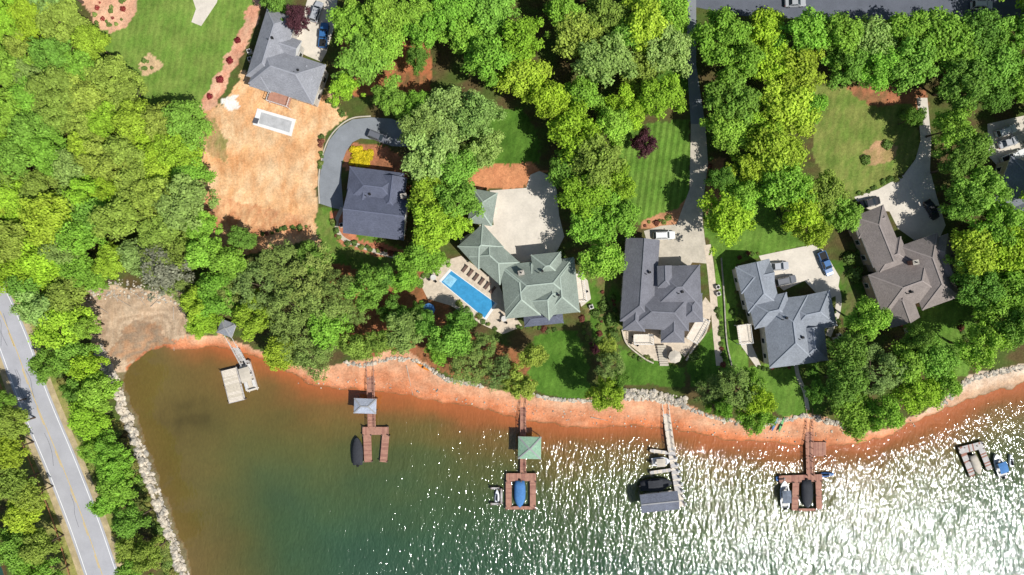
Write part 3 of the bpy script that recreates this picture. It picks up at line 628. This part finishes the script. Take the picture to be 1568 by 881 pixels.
# ------------------------------------------------------------ docks
class Dock:
    def __init__(s,name,mats,z=0.75): s.name=name; s.D=MB(); s.P=MB(); s.R=MB(); s.z=z; s.mats=mats; s.e=None; s.rails=MB(); s.roofs=[]
    def rect(s,cx,cy,L,W,ang=0,piles=True):
        z=s.z; k=S*(H-z)/H; x,y=g(cx,cy,z); L*=k;W*=k;a=math.radians(ang)
        if s.e is None: s.e=empty(s.name,(x,y,0)); s.og=(x,y,0)
        if W>L: L,W=W,L; a+=math.pi/2
        c,sn=math.cos(a),math.sin(a); nb=max(2,int(L/0.3)); bw=L/nb
        zz=z+random.uniform(0,0.012)
        for i in range(nb):
            u=-L/2+(i+.5)*bw; s.D.box(x+u*c,y+u*sn,zz-0.03,bw-0.025,W,0.06,a,random.choice((0,0,1)))
        s.D.box(x,y,zz-0.17,L,W*0.96,0.2,a,2)
        if piles:
            npl=max(1,int(L/3.2))
            for i in range(npl+1):
                u=-L/2+0.15+i*(L-0.3)/npl
                for v in(-1,1):
                    X=x+u*c-v*(W/2+0.02)*sn;Y=y+u*sn+v*(W/2+0.02)*c; s.P.cyl((X,Y,-3),(X,Y,z+random.uniform(0.1,0.5)),0.13,n=8)
    def walk(s,p,q,W,rail=False):
        cx,cy=(p[0]+q[0])/2,(p[1]+q[1])/2; L=math.dist(p,q); ang=math.degrees(math.atan2(-(q[1]-p[1]),q[0]-p[0]))
        s.rect(cx,cy,L,W,ang)
        if rail:
            k=S*(H-s.z)/H; a=math.radians(ang); x,y=g(cx,cy,s.z); c,sn=math.cos(a),math.sin(a); Lm=L*k; Wm=W*k
            for v in(-1,1):
                f=lambda u:(x+u*c-v*(Wm/2-0.05)*sn,y+u*sn+v*(Wm/2-0.05)*c)
                p0,p1=f(-Lm/2),f(Lm/2)
                for zz in(0.5,0.95): s.rails.beam(p0+(s.z+zz,),p1+(s.z+zz,),0.08,0.06)
                nb=int(Lm/1.5)
                for j in range(nb+1):
                    X,Y=f(-Lm/2+j*Lm/nb); s.rails.box(X,Y,s.z+0.48,0.1,0.1,0.95)
    def roof(s,cx,cy,L,W,ang,colr,zr=3.4,pitch=0.45,kind='hip'):
        R=MB(); roofblock(R,None,None,cx,cy,L,W,ang,zr,pitch,kind,0,walls=False)
        k=S*(H-zr)/H; x,y=g(cx,cy,zr); a=math.radians(ang)
        for u in(-1,1):
            for v in(-1,1):
                U=u*(L*k/2-0.35);V=v*(W*k/2-0.35); X=x+U*math.cos(a)-V*math.sin(a);Y=y+U*math.sin(a)+V*math.cos(a)
                s.P.cyl((X,Y,-2.5),(X,Y,zr-0.1),0.1,n=8)
        R.build('roof',[colr,TRIM,shingle(s.name+'_cap',(0.3,0.3,0.3),0.1)],s.e,s.og)
    def done(s):
        s.D.build('deck_boards',s.mats,s.e,s.og); s.P.build('piles',PILE,s.e,s.og)
        if s.rails.v: s.rails.build('railings',s.mats[0] if s.mats[0] is not WOODG else TRIM,s.e,s.og)
RG=shingle('dock_roof_grey',A(142,144,150)); RBL=shingle('dock_roof_bluegrey',A(172,178,190)); RGR=shingle('dock_roof_green',A(146,180,152)); RSL=shingle('dock_roof_slate',A(114,118,130))
d=Dock('boat_dock',[WOODG,WOODG2,PILE]); d.walk((350,512),(376,560),9,True); d.rect(378,562,20,12,-76)
d.rect(357,590,52,26,-76); d.roof(347,503,24,22,-20,RG,3.2); d.done()
d2=Dock('swim_platform',[WOODT,WOODT2,PILE],1.1); d2.rect(356,590,50,22,-76,False); d2.done()
pontoon(380,578,-74,6.8,2.6,BEIGEF)
d=Dock('boat_dock',[WOODR,WOODR2,PILE]); d.walk((567,545),(570,655),11,True); d.rect(576,553,34,9,0); d.rect(575,660,40,12,0); d.rect(563,687,42,12,92); d.rect(589,687,42,11,85)
d.roof(559,622,34,23,-2,RBL,3.3); d.done()
boat(547,691,92,6.2,2.5,HULLD,DARKFAB)
d=Dock('boat_dock',[WOODR,WOODR2,PILE]); d.walk((801,606),(801,724),9,True); d.rect(798,731,46,12,0); d.rect(779,757,40,9,90); d.rect(816,757,40,9,90); d.rect(797,778,46,5,0)
d.roof(811,686,35,34,-1,RGR,3.4); d.done()
boat(796,757,-90,6.0,2.5,HULLB,BLUEFAB)
d=Dock('jet_ski_lift',[WOODG,WOODG2,PILE]); d.rect(758,748,14,3,0); d.rect(758,772,14,3,0); d.rect(768,760,24,3,90); d.done(); jetski(761,760,90,HULLW)
d=Dock('boat_dock',[WOODT,WOODG,PILE]); d.walk((1016,606),(1028,692),10,True); d.walk((1028,690),(1043,776),11,False); d.rect(1010,692,30,5,-8); d.rect(1012,722,34,5,8); d.rect(1008,756,44,5,6)
d.roof(1010,769,58,28,6,RSL,3.5,0.35,'gable'); d.done()
mb=MB()
for i in range(8):
    f=i/7; x,y=g(1036+14*f,702+70*f,1.3); mb.box(x,y,1.1,0.5,0.45,0.7,-1.4); mb.cyl((x,y,0.7),(x,y,2.2),0.09)
mb.build('dock_lockers',WHITE)
boat(1012,707,4,4.2,2.0,HULLW,None,bimini=BEIGEF); boat(1005,742,6,7.2,2.7,HULLD,DARKFAB,bimini=DARKFAB)
d=Dock('boat_dock',[WOODR,WOODR2,PILE]); d.walk((1237,625),(1240,728),10,True); d.rect(1252,688,26,22,0); d.rect(1226,733,66,11,2); d.rect(1218,760,44,10,88); d.rect(1254,758,44,9,92); d.rect(1236,781,26,4,0); d.done()
boat(1202,757,92,6.2,2.2,HULLW,None,bimini=mat('grey_canvas',A(110,118,130))); boat(1236,757,-88,6.3,2.5,HULLD,DARKFAB); jetski(1267,727,5,HULLB); jetski(1198,733,5,HULLB)
d=Dock('boat_dock',[WOODG,WOODR2,PILE]); d.rect(1487,686,38,11,14); d.rect(1481,708,46,9,-68); d.rect(1508,700,42,9,-68); d.done()
boat(1531,713,108,5.4,2.2,HULLW,None,bimini=BLUEFAB); jetski(1549,706,100,HULLW); boat(1495,712,-68,4.6,1.8,HULLW,BEIGEF)
# kayaks pulled up on the bank
def kayak(px_,py_,ang,m):
    z=hz(px_,py_); x,y=g(px_,py_,z); e=empty('kayak',(x,y,z+0.02),math.radians(ang)); b=MB()
    b.loft([[(X,-w,0.15),(X,-w*0.7,0.32+r),(X,w*0.7,0.32+r),(X,w,0.15),(X,0,0.0)] for X,w,r in [(-1.8,0.03,0.08),(-1.2,0.24,0.03),(-0.4,0.36,0),(0.4,0.36,0),(1.2,0.24,0.03),(1.8,0.03,0.08)]]); b.build('hull',m,e)
    c=MB(); c.cyl((-0.1,0,0.3),(-0.1,0,0.335),0.27,n=14); c.build('cockpit',BLACK,e)
kayak(648,562,-30,mat('orange_plastic',(0.6,0.2,0.03),0.4)); kayak(1196,650,70,mat('green_plastic',(0.1,0.35,0.1),0.4)); kayak(1186,649,66,HULLB)
# ------------------------------------------------------------ rocks
ico=[(0,0,1)]+[(0.894*math.cos(i*1.2566),0.894*math.sin(i*1.2566),0.447) for i in range(5)]+[(0.894*math.cos(i*1.2566+.628),0.894*math.sin(i*1.2566+.628),-0.447) for i in range(5)]+[(0,0,-1)]
icf=[(0,1,2),(0,2,3),(0,3,4),(0,4,5),(0,5,1),(1,6,2),(2,7,3),(3,8,4),(4,9,5),(5,10,1),(2,6,7),(3,7,8),(4,8,9),(5,9,10),(1,10,6),(11,7,6),(11,8,7),(11,9,8),(11,10,9),(11,6,10)]
def rocks(name,line,halfw,count,smin,smax,m=STONE):
    mb=MB(); seg=[math.dist(line[i],line[i+1]) for i in range(len(line)-1)]; tot=sum(seg); Q=[]
    for _ in range(count):
        r=random.uniform(0,tot); i=0
        while i<len(seg)-1 and r>seg[i]: r-=seg[i]; i+=1
        f=r/seg[i]; a,b_=line[i],line[i+1]; dx,dy=b_[0]-a[0],b_[1]-a[1]; ln=math.hypot(dx,dy); o=random.uniform(-1,1)*halfw
        Q.append((a[0]+dx*f-dy/ln*o,a[1]+dy*f+dx/ln*o))
    Q=np.array(Q); ZZ=terrain(Q[:,0],Q[:,1])[0]
    for (qx,qy),z in zip(Q,ZZ):
        z=float(z); x,y=g(qx,qy,max(z,0)); s_=random.uniform(smin,smax)*random.choice((0.6,0.8,1,1.2))
        sx,sy,sz=s_*random.uniform(.7,1.3),s_*random.uniform(.7,1.3),s_*random.uniform(.5,.8); th=random.uniform(0,6.28); c,sn=math.cos(th),math.sin(th)
        vs=[]
        for v in ico:
            j=random.uniform(0.8,1.15); X,Y=v[0]*sx*j,v[1]*sy*j; vs.append((x+X*c-Y*sn,y+X*sn+Y*c,max(z,-0.2)+sz*0.3+v[2]*sz*j))
        mb.add(vs,icf,random.choice((0,0,1)))
    mb.build(name,[m,STONEG])
rocks('riprap_bank',[(300,930),(281,881),(254,800),(231,738),(207,668),(186,615),(168,573),(150,530)],7,1700,0.35,0.7)
rocks('riprap_bank',[(525,556),(560,560),(600,548),(640,552),(680,580),(740,592)],2.5,260,0.2,0.45)
rocks('riprap_bank',[(810,604),(850,612),(900,614),(935,612)],2,180,0.2,0.4)
rocks('riprap_bank',[(955,604),(1000,606),(1050,618)],8,330,0.25,0.5)
rocks('riprap_bank',[(1050,624),(1100,642),(1160,654),(1190,645),(1235,636),(1300,655)],3,300,0.2,0.45)
rocks('riprap_bank',[(1440,622),(1480,583),(1520,572),(1568,562),(1620,550)],4,300,0.2,0.45)
rocks('creek_stones',[(130,450),(180,440),(240,450),(285,455)],14,260,0.12,0.35)
rocks('beach_stones',[(450,585),(600,590),(760,620),(900,640),(1060,655),(1250,672),(1400,645)],9,260,0.08,0.22)
# ------------------------------------------------------------ trees
def leafmesh(name,clumps,per,ls,R,Hh,seed,kind):
    r=np.random.RandomState(seed); C=[]
    lob=[(r.uniform(0,6.28),r.randint(2,6),r.uniform(0.07,0.16)) for _ in range(4)]
    zc=0.60*Hh; rz=0.38*Hh
    for i in range(clumps):
        zt=r.uniform(-0.12,1) ; th=r.uniform(0,6.283); rr=math.sqrt(max(0,1-zt*zt))
        lm=1+sum(a*math.sin(k*th+p) for p,k,a in lob); dd=r.uniform(0.68,1.02) if r.rand()<0.85 else r.uniform(0.35,0.7)
        cr_=R*(0.225 if kind=='d' else 0.16)*r.uniform(0.6,1.35)
        C.append((np.array([math.cos(th)*rr*R*0.88*dd*lm,math.sin(th)*rr*R*0.88*dd*lm,zc+zt*rz*dd*0.9]),cr_))
    P=[];Nn=[];Tn=[]
    for c,cr_ in C:
        n_=int(per*(cr_/(R*0.22))**2); ct=r.uniform(0.15,0.85)
        dv=r.normal(size=(n_,3)); dv/=np.linalg.norm(dv,axis=1)[:,None]; dv[:,2]=np.where(dv[:,2]<-0.15,-dv[:,2],dv[:,2])
        rad=cr_*(0.8+0.36*r.normal(size=n_)*0.6)
        p=c+dv*rad[:,None]*np.array([1,1,0.85]); P.append(p); nn_=dv*1.0+np.array([0.12,-0.09,0.42])+r.normal(size=(n_,3))*0.34; Nn.append(nn_)
        Tn.append(np.clip(ct*0.5+0.25+r.normal(size=n_)*0.18,0,1))
    P=np.vstack(P);Nn=np.vstack(Nn);Nn/=np.linalg.norm(Nn,axis=1)[:,None];Tn=np.concatenate(Tn); n_=len(P)
    a=np.cross(Nn,r.normal(size=(n_,3))); a/=np.linalg.norm(a,axis=1)[:,None]; b_=np.cross(Nn,a)
    s_=(ls*r.uniform(0.6,1.3,n_))[:,None]; asp=0.7 if kind=='d' else 0.35
    V=np.stack([P-a*s_,P-b_*s_*asp+Nn*s_*0.15,P+a*s_,P+b_*s_*asp+Nn*s_*0.15],1).reshape(-1,3)
    mb=MB(); lx,ly=r.uniform(-.3,.3,2)
    mb.cyl((0,0,-0.3),(lx,ly,0.35*Hh),0.035*R*1.2+0.12,0.2,n=8); mb.cyl((lx,ly,0.35*Hh),(lx*2,ly*2,0.8*Hh),0.2,0.06,n=6)
    for c,_ in C[:14]:
        z0_=r.uniform(0.25,0.55)*Hh; mb.cyl((lx,ly,z0_),tuple(c),0.11,0.03,n=5)
    nv=len(mb.v); verts=np.vstack([np.array(mb.v),V]); faces=mb.f+[(nv+4*i,nv+4*i+1,nv+4*i+2,nv+4*i+3) for i in range(n_)]
    me=bpy.data.meshes.new(name); me.from_pydata(verts.tolist(),[],faces); me.materials.append(BARK); me.materials.append(LEAF if kind=='d' else NEEDLE)
    me.polygons.foreach_set('material_index',[0]*len(mb.f)+[1]*n_)
    at=me.attributes.new('tint','FLOAT','FACE'); at.data.foreach_set('value',np.concatenate([np.full(len(mb.f),0.5),Tn]).astype(np.float32))
    me.update(); return me
DEC=[leafmesh('deciduous_crown',64,98,0.29,6.0,13.0,11+i,'d') for i in range(9)]
PIN=[leafmesh('pine_crown',100,80,0.25,5.0,14.0,51+i,'p') for i in range(4)]
def shrubmesh(seed):
    r=np.random.RandomState(seed); n_=420
    dv=r.normal(size=(n_,3)); dv/=np.linalg.norm(dv,axis=1)[:,None]; dv[:,2]=abs(dv[:,2])
    P=dv*(np.array([1,1,0.9])*(0.75+0.25*r.rand(n_,1)))*(1+0.15*np.sin(dv[:,[0]]*5+seed)); Nn=dv+r.normal(size=(n_,3))*0.4; Nn/=np.linalg.norm(Nn,axis=1)[:,None]
    a=np.cross(Nn,r.normal(size=(n_,3))); a/=np.linalg.norm(a,axis=1)[:,None]; b_=np.cross(Nn,a); s_=0.14
    V=np.stack([P-a*s_,P-b_*s_*.8,P+a*s_,P+b_*s_*.8],1).reshape(-1,3)
    me=bpy.data.meshes.new('shrub'); me.from_pydata(V.tolist(),[],[(4*i,4*i+1,4*i+2,4*i+3) for i in range(n_)]); me.materials.append(LEAF)
    at=me.attributes.new('tint','FLOAT','FACE'); at.data.foreach_set('value',np.clip(0.5+0.2*r.normal(size=n_),0,1).astype(np.float32)); me.update(); return me
SHR=[shrubmesh(90+i) for i in range(4)]
PAL={'y':[(0.38,0.55,0.04),(0.34,0.54,0.045),(0.40,0.54,0.05)],'g':[(0.26,0.48,0.055),(0.30,0.50,0.06),(0.24,0.43,0.06)],'d':[(0.18,0.34,0.05),(0.20,0.35,0.055)],
 'o':[(0.31,0.42,0.07),(0.34,0.44,0.07)],'s':[(0.34,0.48,0.13),(0.31,0.45,0.11)],'p':[(0.24,0.33,0.075),(0.27,0.35,0.08),(0.20,0.29,0.075)],'u':[(0.12,0.045,0.055)],'b':[(0.25,0.24,0.16)]}
def tree(px_,py_,r,pal=None,name=None):
    pal=pal or random.choice('yyggggdos')
    pine=pal in 'p'; rm_=r*S*0.93; base=(PIN if pine else DEC); me=random.choice(base)
    hgt=(7.5+rm_*1.15)*random.uniform(0.86,1.16); x,y=g(px_,py_,LZ+hgt*0.68)
    ob=bpy.data.objects.new(name or ('pine_tree' if pine else 'purple_leaf_tree' if pal=='u' else 'deciduous_tree'),me); COL.objects.link(ob)
    R0,H0=(5.0,14.0) if pine else (6.0,13.0); ob.location=(x,y,min(LZ,hz(px_,py_)) if 0<px_<1568 else LZ); ob.scale=(rm_/R0,rm_/R0*random.uniform(.9,1.1),hgt/H0); ob.rotation_euler=(0,0,random.uniform(-1.0,1.0))
    c=random.choice(PAL[pal]); k=random.uniform(0.86,1.14); ob.color=(c[0]*k*random.uniform(.93,1.05),c[1]*k,c[2]*k,1)
    placed.append((px_,py_,r))
placed=[]
def shrub(px_,py_,r,col_=(0.17,0.27,0.06),name='shrub'):
    x,y=g(px_,py_,LZ); ob=bpy.data.objects.new(name,random.choice(SHR)); COL.objects.link(ob); s_=r*S
    ob.location=(x,y,LZ-0.05); ob.scale=(s_,s_,s_*random.uniform(.8,1.1)); ob.rotation_euler=(0,0,random.uniform(0,6.28)); k=random.uniform(.85,1.15); ob.color=(col_[0]*k,col_[1]*k,col_[2]*k,1)
def pin1(x,y,poly): return bool(pip(np.array([float(x)]),np.array([float(y)]),poly)[0])
def forest(poly,rmin,rmax,pals,sep=0.72,tries=1500,avoid=()):
    X=[p[0] for p in poly];Y=[p[1] for p in poly]
    for _ in range(tries):
        x,y,r=random.uniform(min(X),max(X)),random.uniform(min(Y),max(Y)),random.uniform(rmin,rmax)
        if not pin1(x,y,poly): continue
        if any(math.hypot(x-a,y-b_)<sep*(r+c)*0.8 for a,b_,c in placed): continue
        tree(x,y,r,random.choice(pals))
HAND="""540 35 34 g|590 28 36 g|640 22 34 g|560 95 44 g|530 135 26 y|590 70 34 g|700 18 38 g|750 25 42 g|715 62 36 g|752 95 42 g|800 62 40 y|800 118 42 y|838 150 34 y|860 20 38 g|888 55 40 o|930 95 46 s|928 30 40 o|985 42 42 y|1020 70 38 s|1030 22 32 g|650 45 30 g|600 150 28 g|640 165 26 g
650 195 38 s|690 175 42 s|735 180 38 s|660 235 42 s|742 225 30 s|695 262 36 g|655 300 34 y|700 305 34 g|665 345 38 y|640 395 34 g|698 345 26 y|620 430 22 g|668 402 22 g
880 205 44 y|912 250 42 o|935 195 34 g|960 165 32 y|892 150 34 g|900 300 42 y|940 325 38 g|870 262 32 g|905 345 34 g|945 285 32 y|920 400 34 g|985 110 34 o|1015 150 36 y|955 60 30 g
1105 55 44 g|1125 150 42 g|1172 52 34 y|1130 95 38 g|1185 95 38 y|1112 200 36 g|1205 165 48 y|1188 235 44 y|1205 285 42 g|1235 56 42 g|1225 110 42 y|1285 58 40 g|1335 66 40 s|1390 50 36 g|1345 105 34 g|1400 95 44 g|1445 60 44 g|1500 55 38 d|1550 50 36 g|1520 105 42 g|1475 125 36 d|1560 125 34 g|1300 95 34 g|1240 165 28 g|1170 200 34 y|1150 260 30 y
1112 340 42 y|1135 305 30 g|1225 325 36 y|1262 295 34 o|1290 325 30 g|1245 350 28 y|1105 275 22 d
1458 195 32 g|1485 225 30 d|1500 290 40 g|1530 345 40 g|1550 385 40 y|1460 255 30 d|1472 310 30 g|1495 385 40 y|1550 440 38 g|1500 440 36 d|1525 485 38 g|1558 500 36 d|1500 530 34 g|1478 400 22 d|1400 180 16 d|1520 150 28 d
1330 490 34 g|1295 585 34 d|1345 570 42 p|1385 560 36 g|1402 600 34 y|1310 635 34 g|1352 635 32 g|1430 550 34 g|1445 590 26 g|1300 540 30 d|1250 600 18 d|1405 520 24 d
1090 600 28 p|1128 595 36 p|1160 612 26 y|1155 640 28 g|1105 625 20 g|1150 585 22 g
690 520 32 g|720 560 36 p|765 572 32 p|795 588 26 o|815 545 22 o|705 490 22 d|740 530 24 p|672 545 20 g|650 500 22 d
935 560 26 p|928 604 28 y|930 535 20 o|945 585 20 d
350 400 32 g|395 440 42 p|430 405 40 p|385 486 34 y|445 470 42 p|470 430 44 p|495 470 40 p|450 520 42 p|500 505 36 g|430 540 30 y|480 545 34 p|520 440 32 p|560 440 32 g|590 430 24 d|545 530 26 o|585 525 26 o|620 505 32 s|605 480 24 d|330 450 36 g|312 495 24 y|300 465 26 y|480 400 30 d|535 480 26 p|640 480 20 d|355 450 28 p|370 365 20 d|250 415 42 b|245 400 32 p|270 440 26 p
458 28 22 u|986 220 22 u|910 535 10 u|640 90 18 d|425 5 22 d
150 430 22 g|90 500 38 y|60 470 34 s|45 445 30 g|110 545 32 g|70 560 26 g|100 455 34 o|125 500 24 g
150 600 30 g|135 640 30 y|165 690 28 g|145 690 22 g|185 750 30 g|165 770 24 g|200 800 26 g|225 850 24 o|200 840 24 o|175 715 26 g|205 870 24 g|120 600 24 d|130 560 26 y
15 650 26 o|10 690 28 y|20 740 30 o|35 790 30 y|20 840 32 g|60 840 28 o|50 870 28 g|75 885 24 g|0 620 20 g|45 760 22 o"""
for l in HAND.replace('\n','|').split('|'):
    if l.strip():
        a=l.split(); tree(float(a[0]),float(a[1]),float(a[2]),a[3])
forest([(-120,-60),(95,-60),(120,35),(185,105),(212,160),(290,195),(295,290),(318,360),(310,400),(240,418),(120,415),(-40,440),(-120,420)],26,44,'yyyggoos',0.66,5000)
forest([(500,-60),(1060,-60),(1060,-25),(500,-25)],34,44,'gggd',0.7,500)
forest([(1060,-90),(1700,-90),(1700,-45),(1060,-45)],34,40,'gggd',0.7,500)
forest([(1590,-60),(1700,-60),(1700,520),(1600,520),(1590,330)],34,44,'ggdy',0.7,700)
forest([(190,175),(225,175),(300,260),(300,300),(240,300)],26,34,'gd',0.7,200)
# shrubs
GRN=(0.17,0.27,0.06)
for (x,y,r) in [(352,93,6),(337,122,6),(321,148,5),(364,62,5),(310,175,4)]: shrub(x,y,r,(0.26,0.03,0.04),'red_shrub')
for i in range(18): shrub(random.uniform(142,202),random.uniform(-8,40),random.uniform(2,4.5),random.choice([GRN,(0.3,0.04,0.04),(0.24,0.34,0.08)]))
for i in range(6): shrub(229+random.uniform(-10,10),101+random.uniform(-10,10),random.uniform(2.5,4.5))
for i in range(40):
    a=random.uniform(0,6.28); q=random.uniform(0.3,1); shrub(553+q*18*math.cos(a),240+q*14*math.sin(a),random.uniform(4,6),(0.75,0.62,0.03),'yellow_shrub')
for l in [((506,335),(520,370)),((530,372),(615,392)),((628,265),(630,330)),((890,480),(900,520)),((925,445),(915,520)),((940,450),(945,530)),((960,545),(1000,552)),((1085,240),(1095,280)),((1100,470),(1108,560)),((1270,470),(1290,500)),((1292,395),(1330,440)),((1340,480),(1385,500)),((1470,490),(1478,530)),((700,465),(760,505)),((790,500),(850,505)),((1310,300),(1380,270)),((985,345),(1030,335)),((495,205),(490,260)),((640,440),(670,400)),((880,400),(900,415)),((1130,395),(1165,385)),((1120,470),(1128,500)),((1160,565),(1210,560)),((400,360),(470,345)),((500,150),(524,178))]:
    (x0,y0),(x1,y1)=l; n_=max(3,int(math.dist(*l)/7))
    for i in range(n_):
        f=(i+.5)/n_; shrub(x0+(x1-x0)*f+random.uniform(-3,3),y0+(y1-y0)*f+random.uniform(-3,3),random.uniform(2.5,5.5),random.choice([GRN,GRN,(0.24,0.3,0.07),(0.13,0.21,0.05),(0.24,0.09,0.06)]))
for (x,y,r) in [(1325,245,8),(1358,222,8),(1300,395,12),(1308,420,13),(1320,385,10),(1382,175,8),(1402,186,9),(935,490,11),(938,512,10),(925,470,9),(912,480,8),(1062,545,9),(1040,548,7),(1090,270,8),(620,400,8),(858,390,8)]: shrub(x,y,r)
for _ in range(160):
    f=random.random(); i=random.choice((0,1)); x,y=((170+95*f+random.uniform(-10,8)),(640+240*f)) if i else (60+115*f+random.uniform(-8,8)+30,545+330*f)
    shrub(x,y,random.uniform(4,9),random.choice([(0.28,0.34,0.08),(0.21,0.31,0.07),(0.33,0.32,0.09)]),'undergrowth')
# ------------------------------------------------------------ furniture
LC=mat('lounger_cushion',(0.14,0.09,0.07))
def lounger(px_,py_,ang):
    x,y=g(px_,py_,z1); e=empty('sun_lounger',(x,y,z1),math.radians(ang)); m=MB()
    m.box(-0.25,0,0.35,1.3,0.62,0.1); m.beam((0.4,0,0.36),(0.95,0,0.7),0.62,0.09); m.build('cushion',LC,e)
    f=MB()
    for u in(-.8,.6):
        for v in(-.28,.28): f.box(u,v,0.16,0.06,0.06,0.32)
    f.build('frame',BLACK,e)
for i in range(6): lounger(712+i*8.5,412+i*6.5,52)
def table(px_,py_,umb=None,z=z1):
    x,y=g(px_,py_,z); e=empty('patio_table',(x,y,z)); t_=MB(); t_.cyl((0,0,0.7),(0,0,0.75),0.65,n=20); t_.cyl((0,0,0),(0,0,0.7),0.06)
    for k in range(4):
        a=k*1.57+.5; X,Y=1.05*math.cos(a),1.05*math.sin(a); t_.box(X,Y,0.43,0.48,0.48,0.06,a,1); t_.box(X+0.24*math.cos(a),Y+0.24*math.sin(a),0.68,0.05,0.48,0.45,a,1); t_.box(X,Y,0.2,0.3,0.3,0.4,a,1)
    t_.build('table_and_chairs',[SEAT,BLACK],e)
    if umb:
        u=MB(); vs=[(0,0,2.7)]+[(1.5*math.cos(i*.785),1.5*math.sin(i*.785),2.2) for i in range(8)]; u.add(vs,[(0,i+1,(i+1)%8+1) for i in range(8)]); u.cyl((0,0,0.7),(0,0,2.7),0.03); u.build('umbrella',umb,e)
for a in [(772,488,None),(664,425,None),(658,474,BLUEFAB),(1030,545,BEIGEF),(972,522,None),(1068,500,None),(892,450,None)]: table(*a)
DW=mat('driftwood_and_pole_shadow',(0.4,0.33,0.26),0.9)
for (a,b_) in [((265,470),(262,538)),((622,560),(631,607)),((175,455),(200,470)),((230,470),(246,455)),((150,470),(165,480)),((905,640),(930,645)),((180,462),(172,440)),((210,452),(222,468))]:  # first two logs are solid stand-ins for thin pole shadows; the rest are driftwood
    m_=MB(); za,zb=hz(*a),hz(*b_); pa,pb=g(*a),g(*b_); m_.cyl((pa[0],pa[1],za+0.12),(pb[0],pb[1],max(zb,0)+0.12),0.12,0.05,n=7); m_.build('log_and_pole_shadow',DW)
def wall(name,pts,h_,w,m):
    P=cr(pts,6); mb=MB()
    for i in range(len(P)-1):
        a,b_=g(*P[i]),g(*P[i+1]); mb.beam((a[0],a[1],LZ+h_/2-0.2),(b_[0],b_[1],LZ+h_/2-0.2),w,h_+0.4)
    mb.build(name,m)
wall('retaining_wall',[(1050,552),(1060,535),(1078,512),(1086,490)],0.6,0.35,STONE)
wall('retaining_wall',[(952,505),(960,527),(985,548),(1000,556)],0.5,0.3,STONE)
wall('garden_wall',[(1104,395),(1108,450),(1112,520),(1120,560)],0.4,0.25,STONEG)
mb=MB()
for i in range(9):
    x,y=g(1012+i*0.6,530+i*3.6,LZ); mb.box(x,y,LZ+0.7-i*0.07,2.0,0.45,0.16)
mb.build('garden_steps',CONC2)
# ------------------------------------------------------------ light, sky, camera
el=math.radians(53); az=(0.83,-0.558)
dvec=Vector((az[0]*math.cos(el),az[1]*math.cos(el),math.sin(el)))
su=bpy.data.lights.new('sun','SUN'); su.energy=5.0; su.angle=math.radians(0.5); su.color=(1,0.98,0.945)
so=bpy.data.objects.new('sun',su); so.rotation_euler=dvec.to_track_quat('Z','Y').to_euler(); so.location=(60,-40,120); COL.objects.link(so)
w=bpy.data.worlds.new('World'); sc.world=w; w.use_nodes=True; nt=w.node_tree; nt.nodes.clear()
sk=nt.nodes.new('ShaderNodeTexSky'); sk.sky_type='NISHITA'; sk.sun_disc=False; sk.sun_elevation=el; sk.sun_rotation=math.atan2(az[0],az[1])
bg=nt.nodes.new('ShaderNodeBackground'); bg.inputs[1].default_value=0.09; ou=nt.nodes.new('ShaderNodeOutputWorld')
nt.links.new(sk.outputs[0],bg.inputs[0]); nt.links.new(bg.outputs[0],ou.inputs[0])
cd=bpy.data.cameras.new('camera'); co=bpy.data.objects.new('camera',cd); COL.objects.link(co); co.location=(0,0,H); co.rotation_euler=(0,0,0)
cd.sensor_width=36; cd.lens=36*H/(1568*S); cd.clip_end=8000; sc.camera=co
sc.view_settings.view_transform='Standard'; sc.view_settings.look='None'; sc.view_settings.exposure=0
print('trees',len(placed))
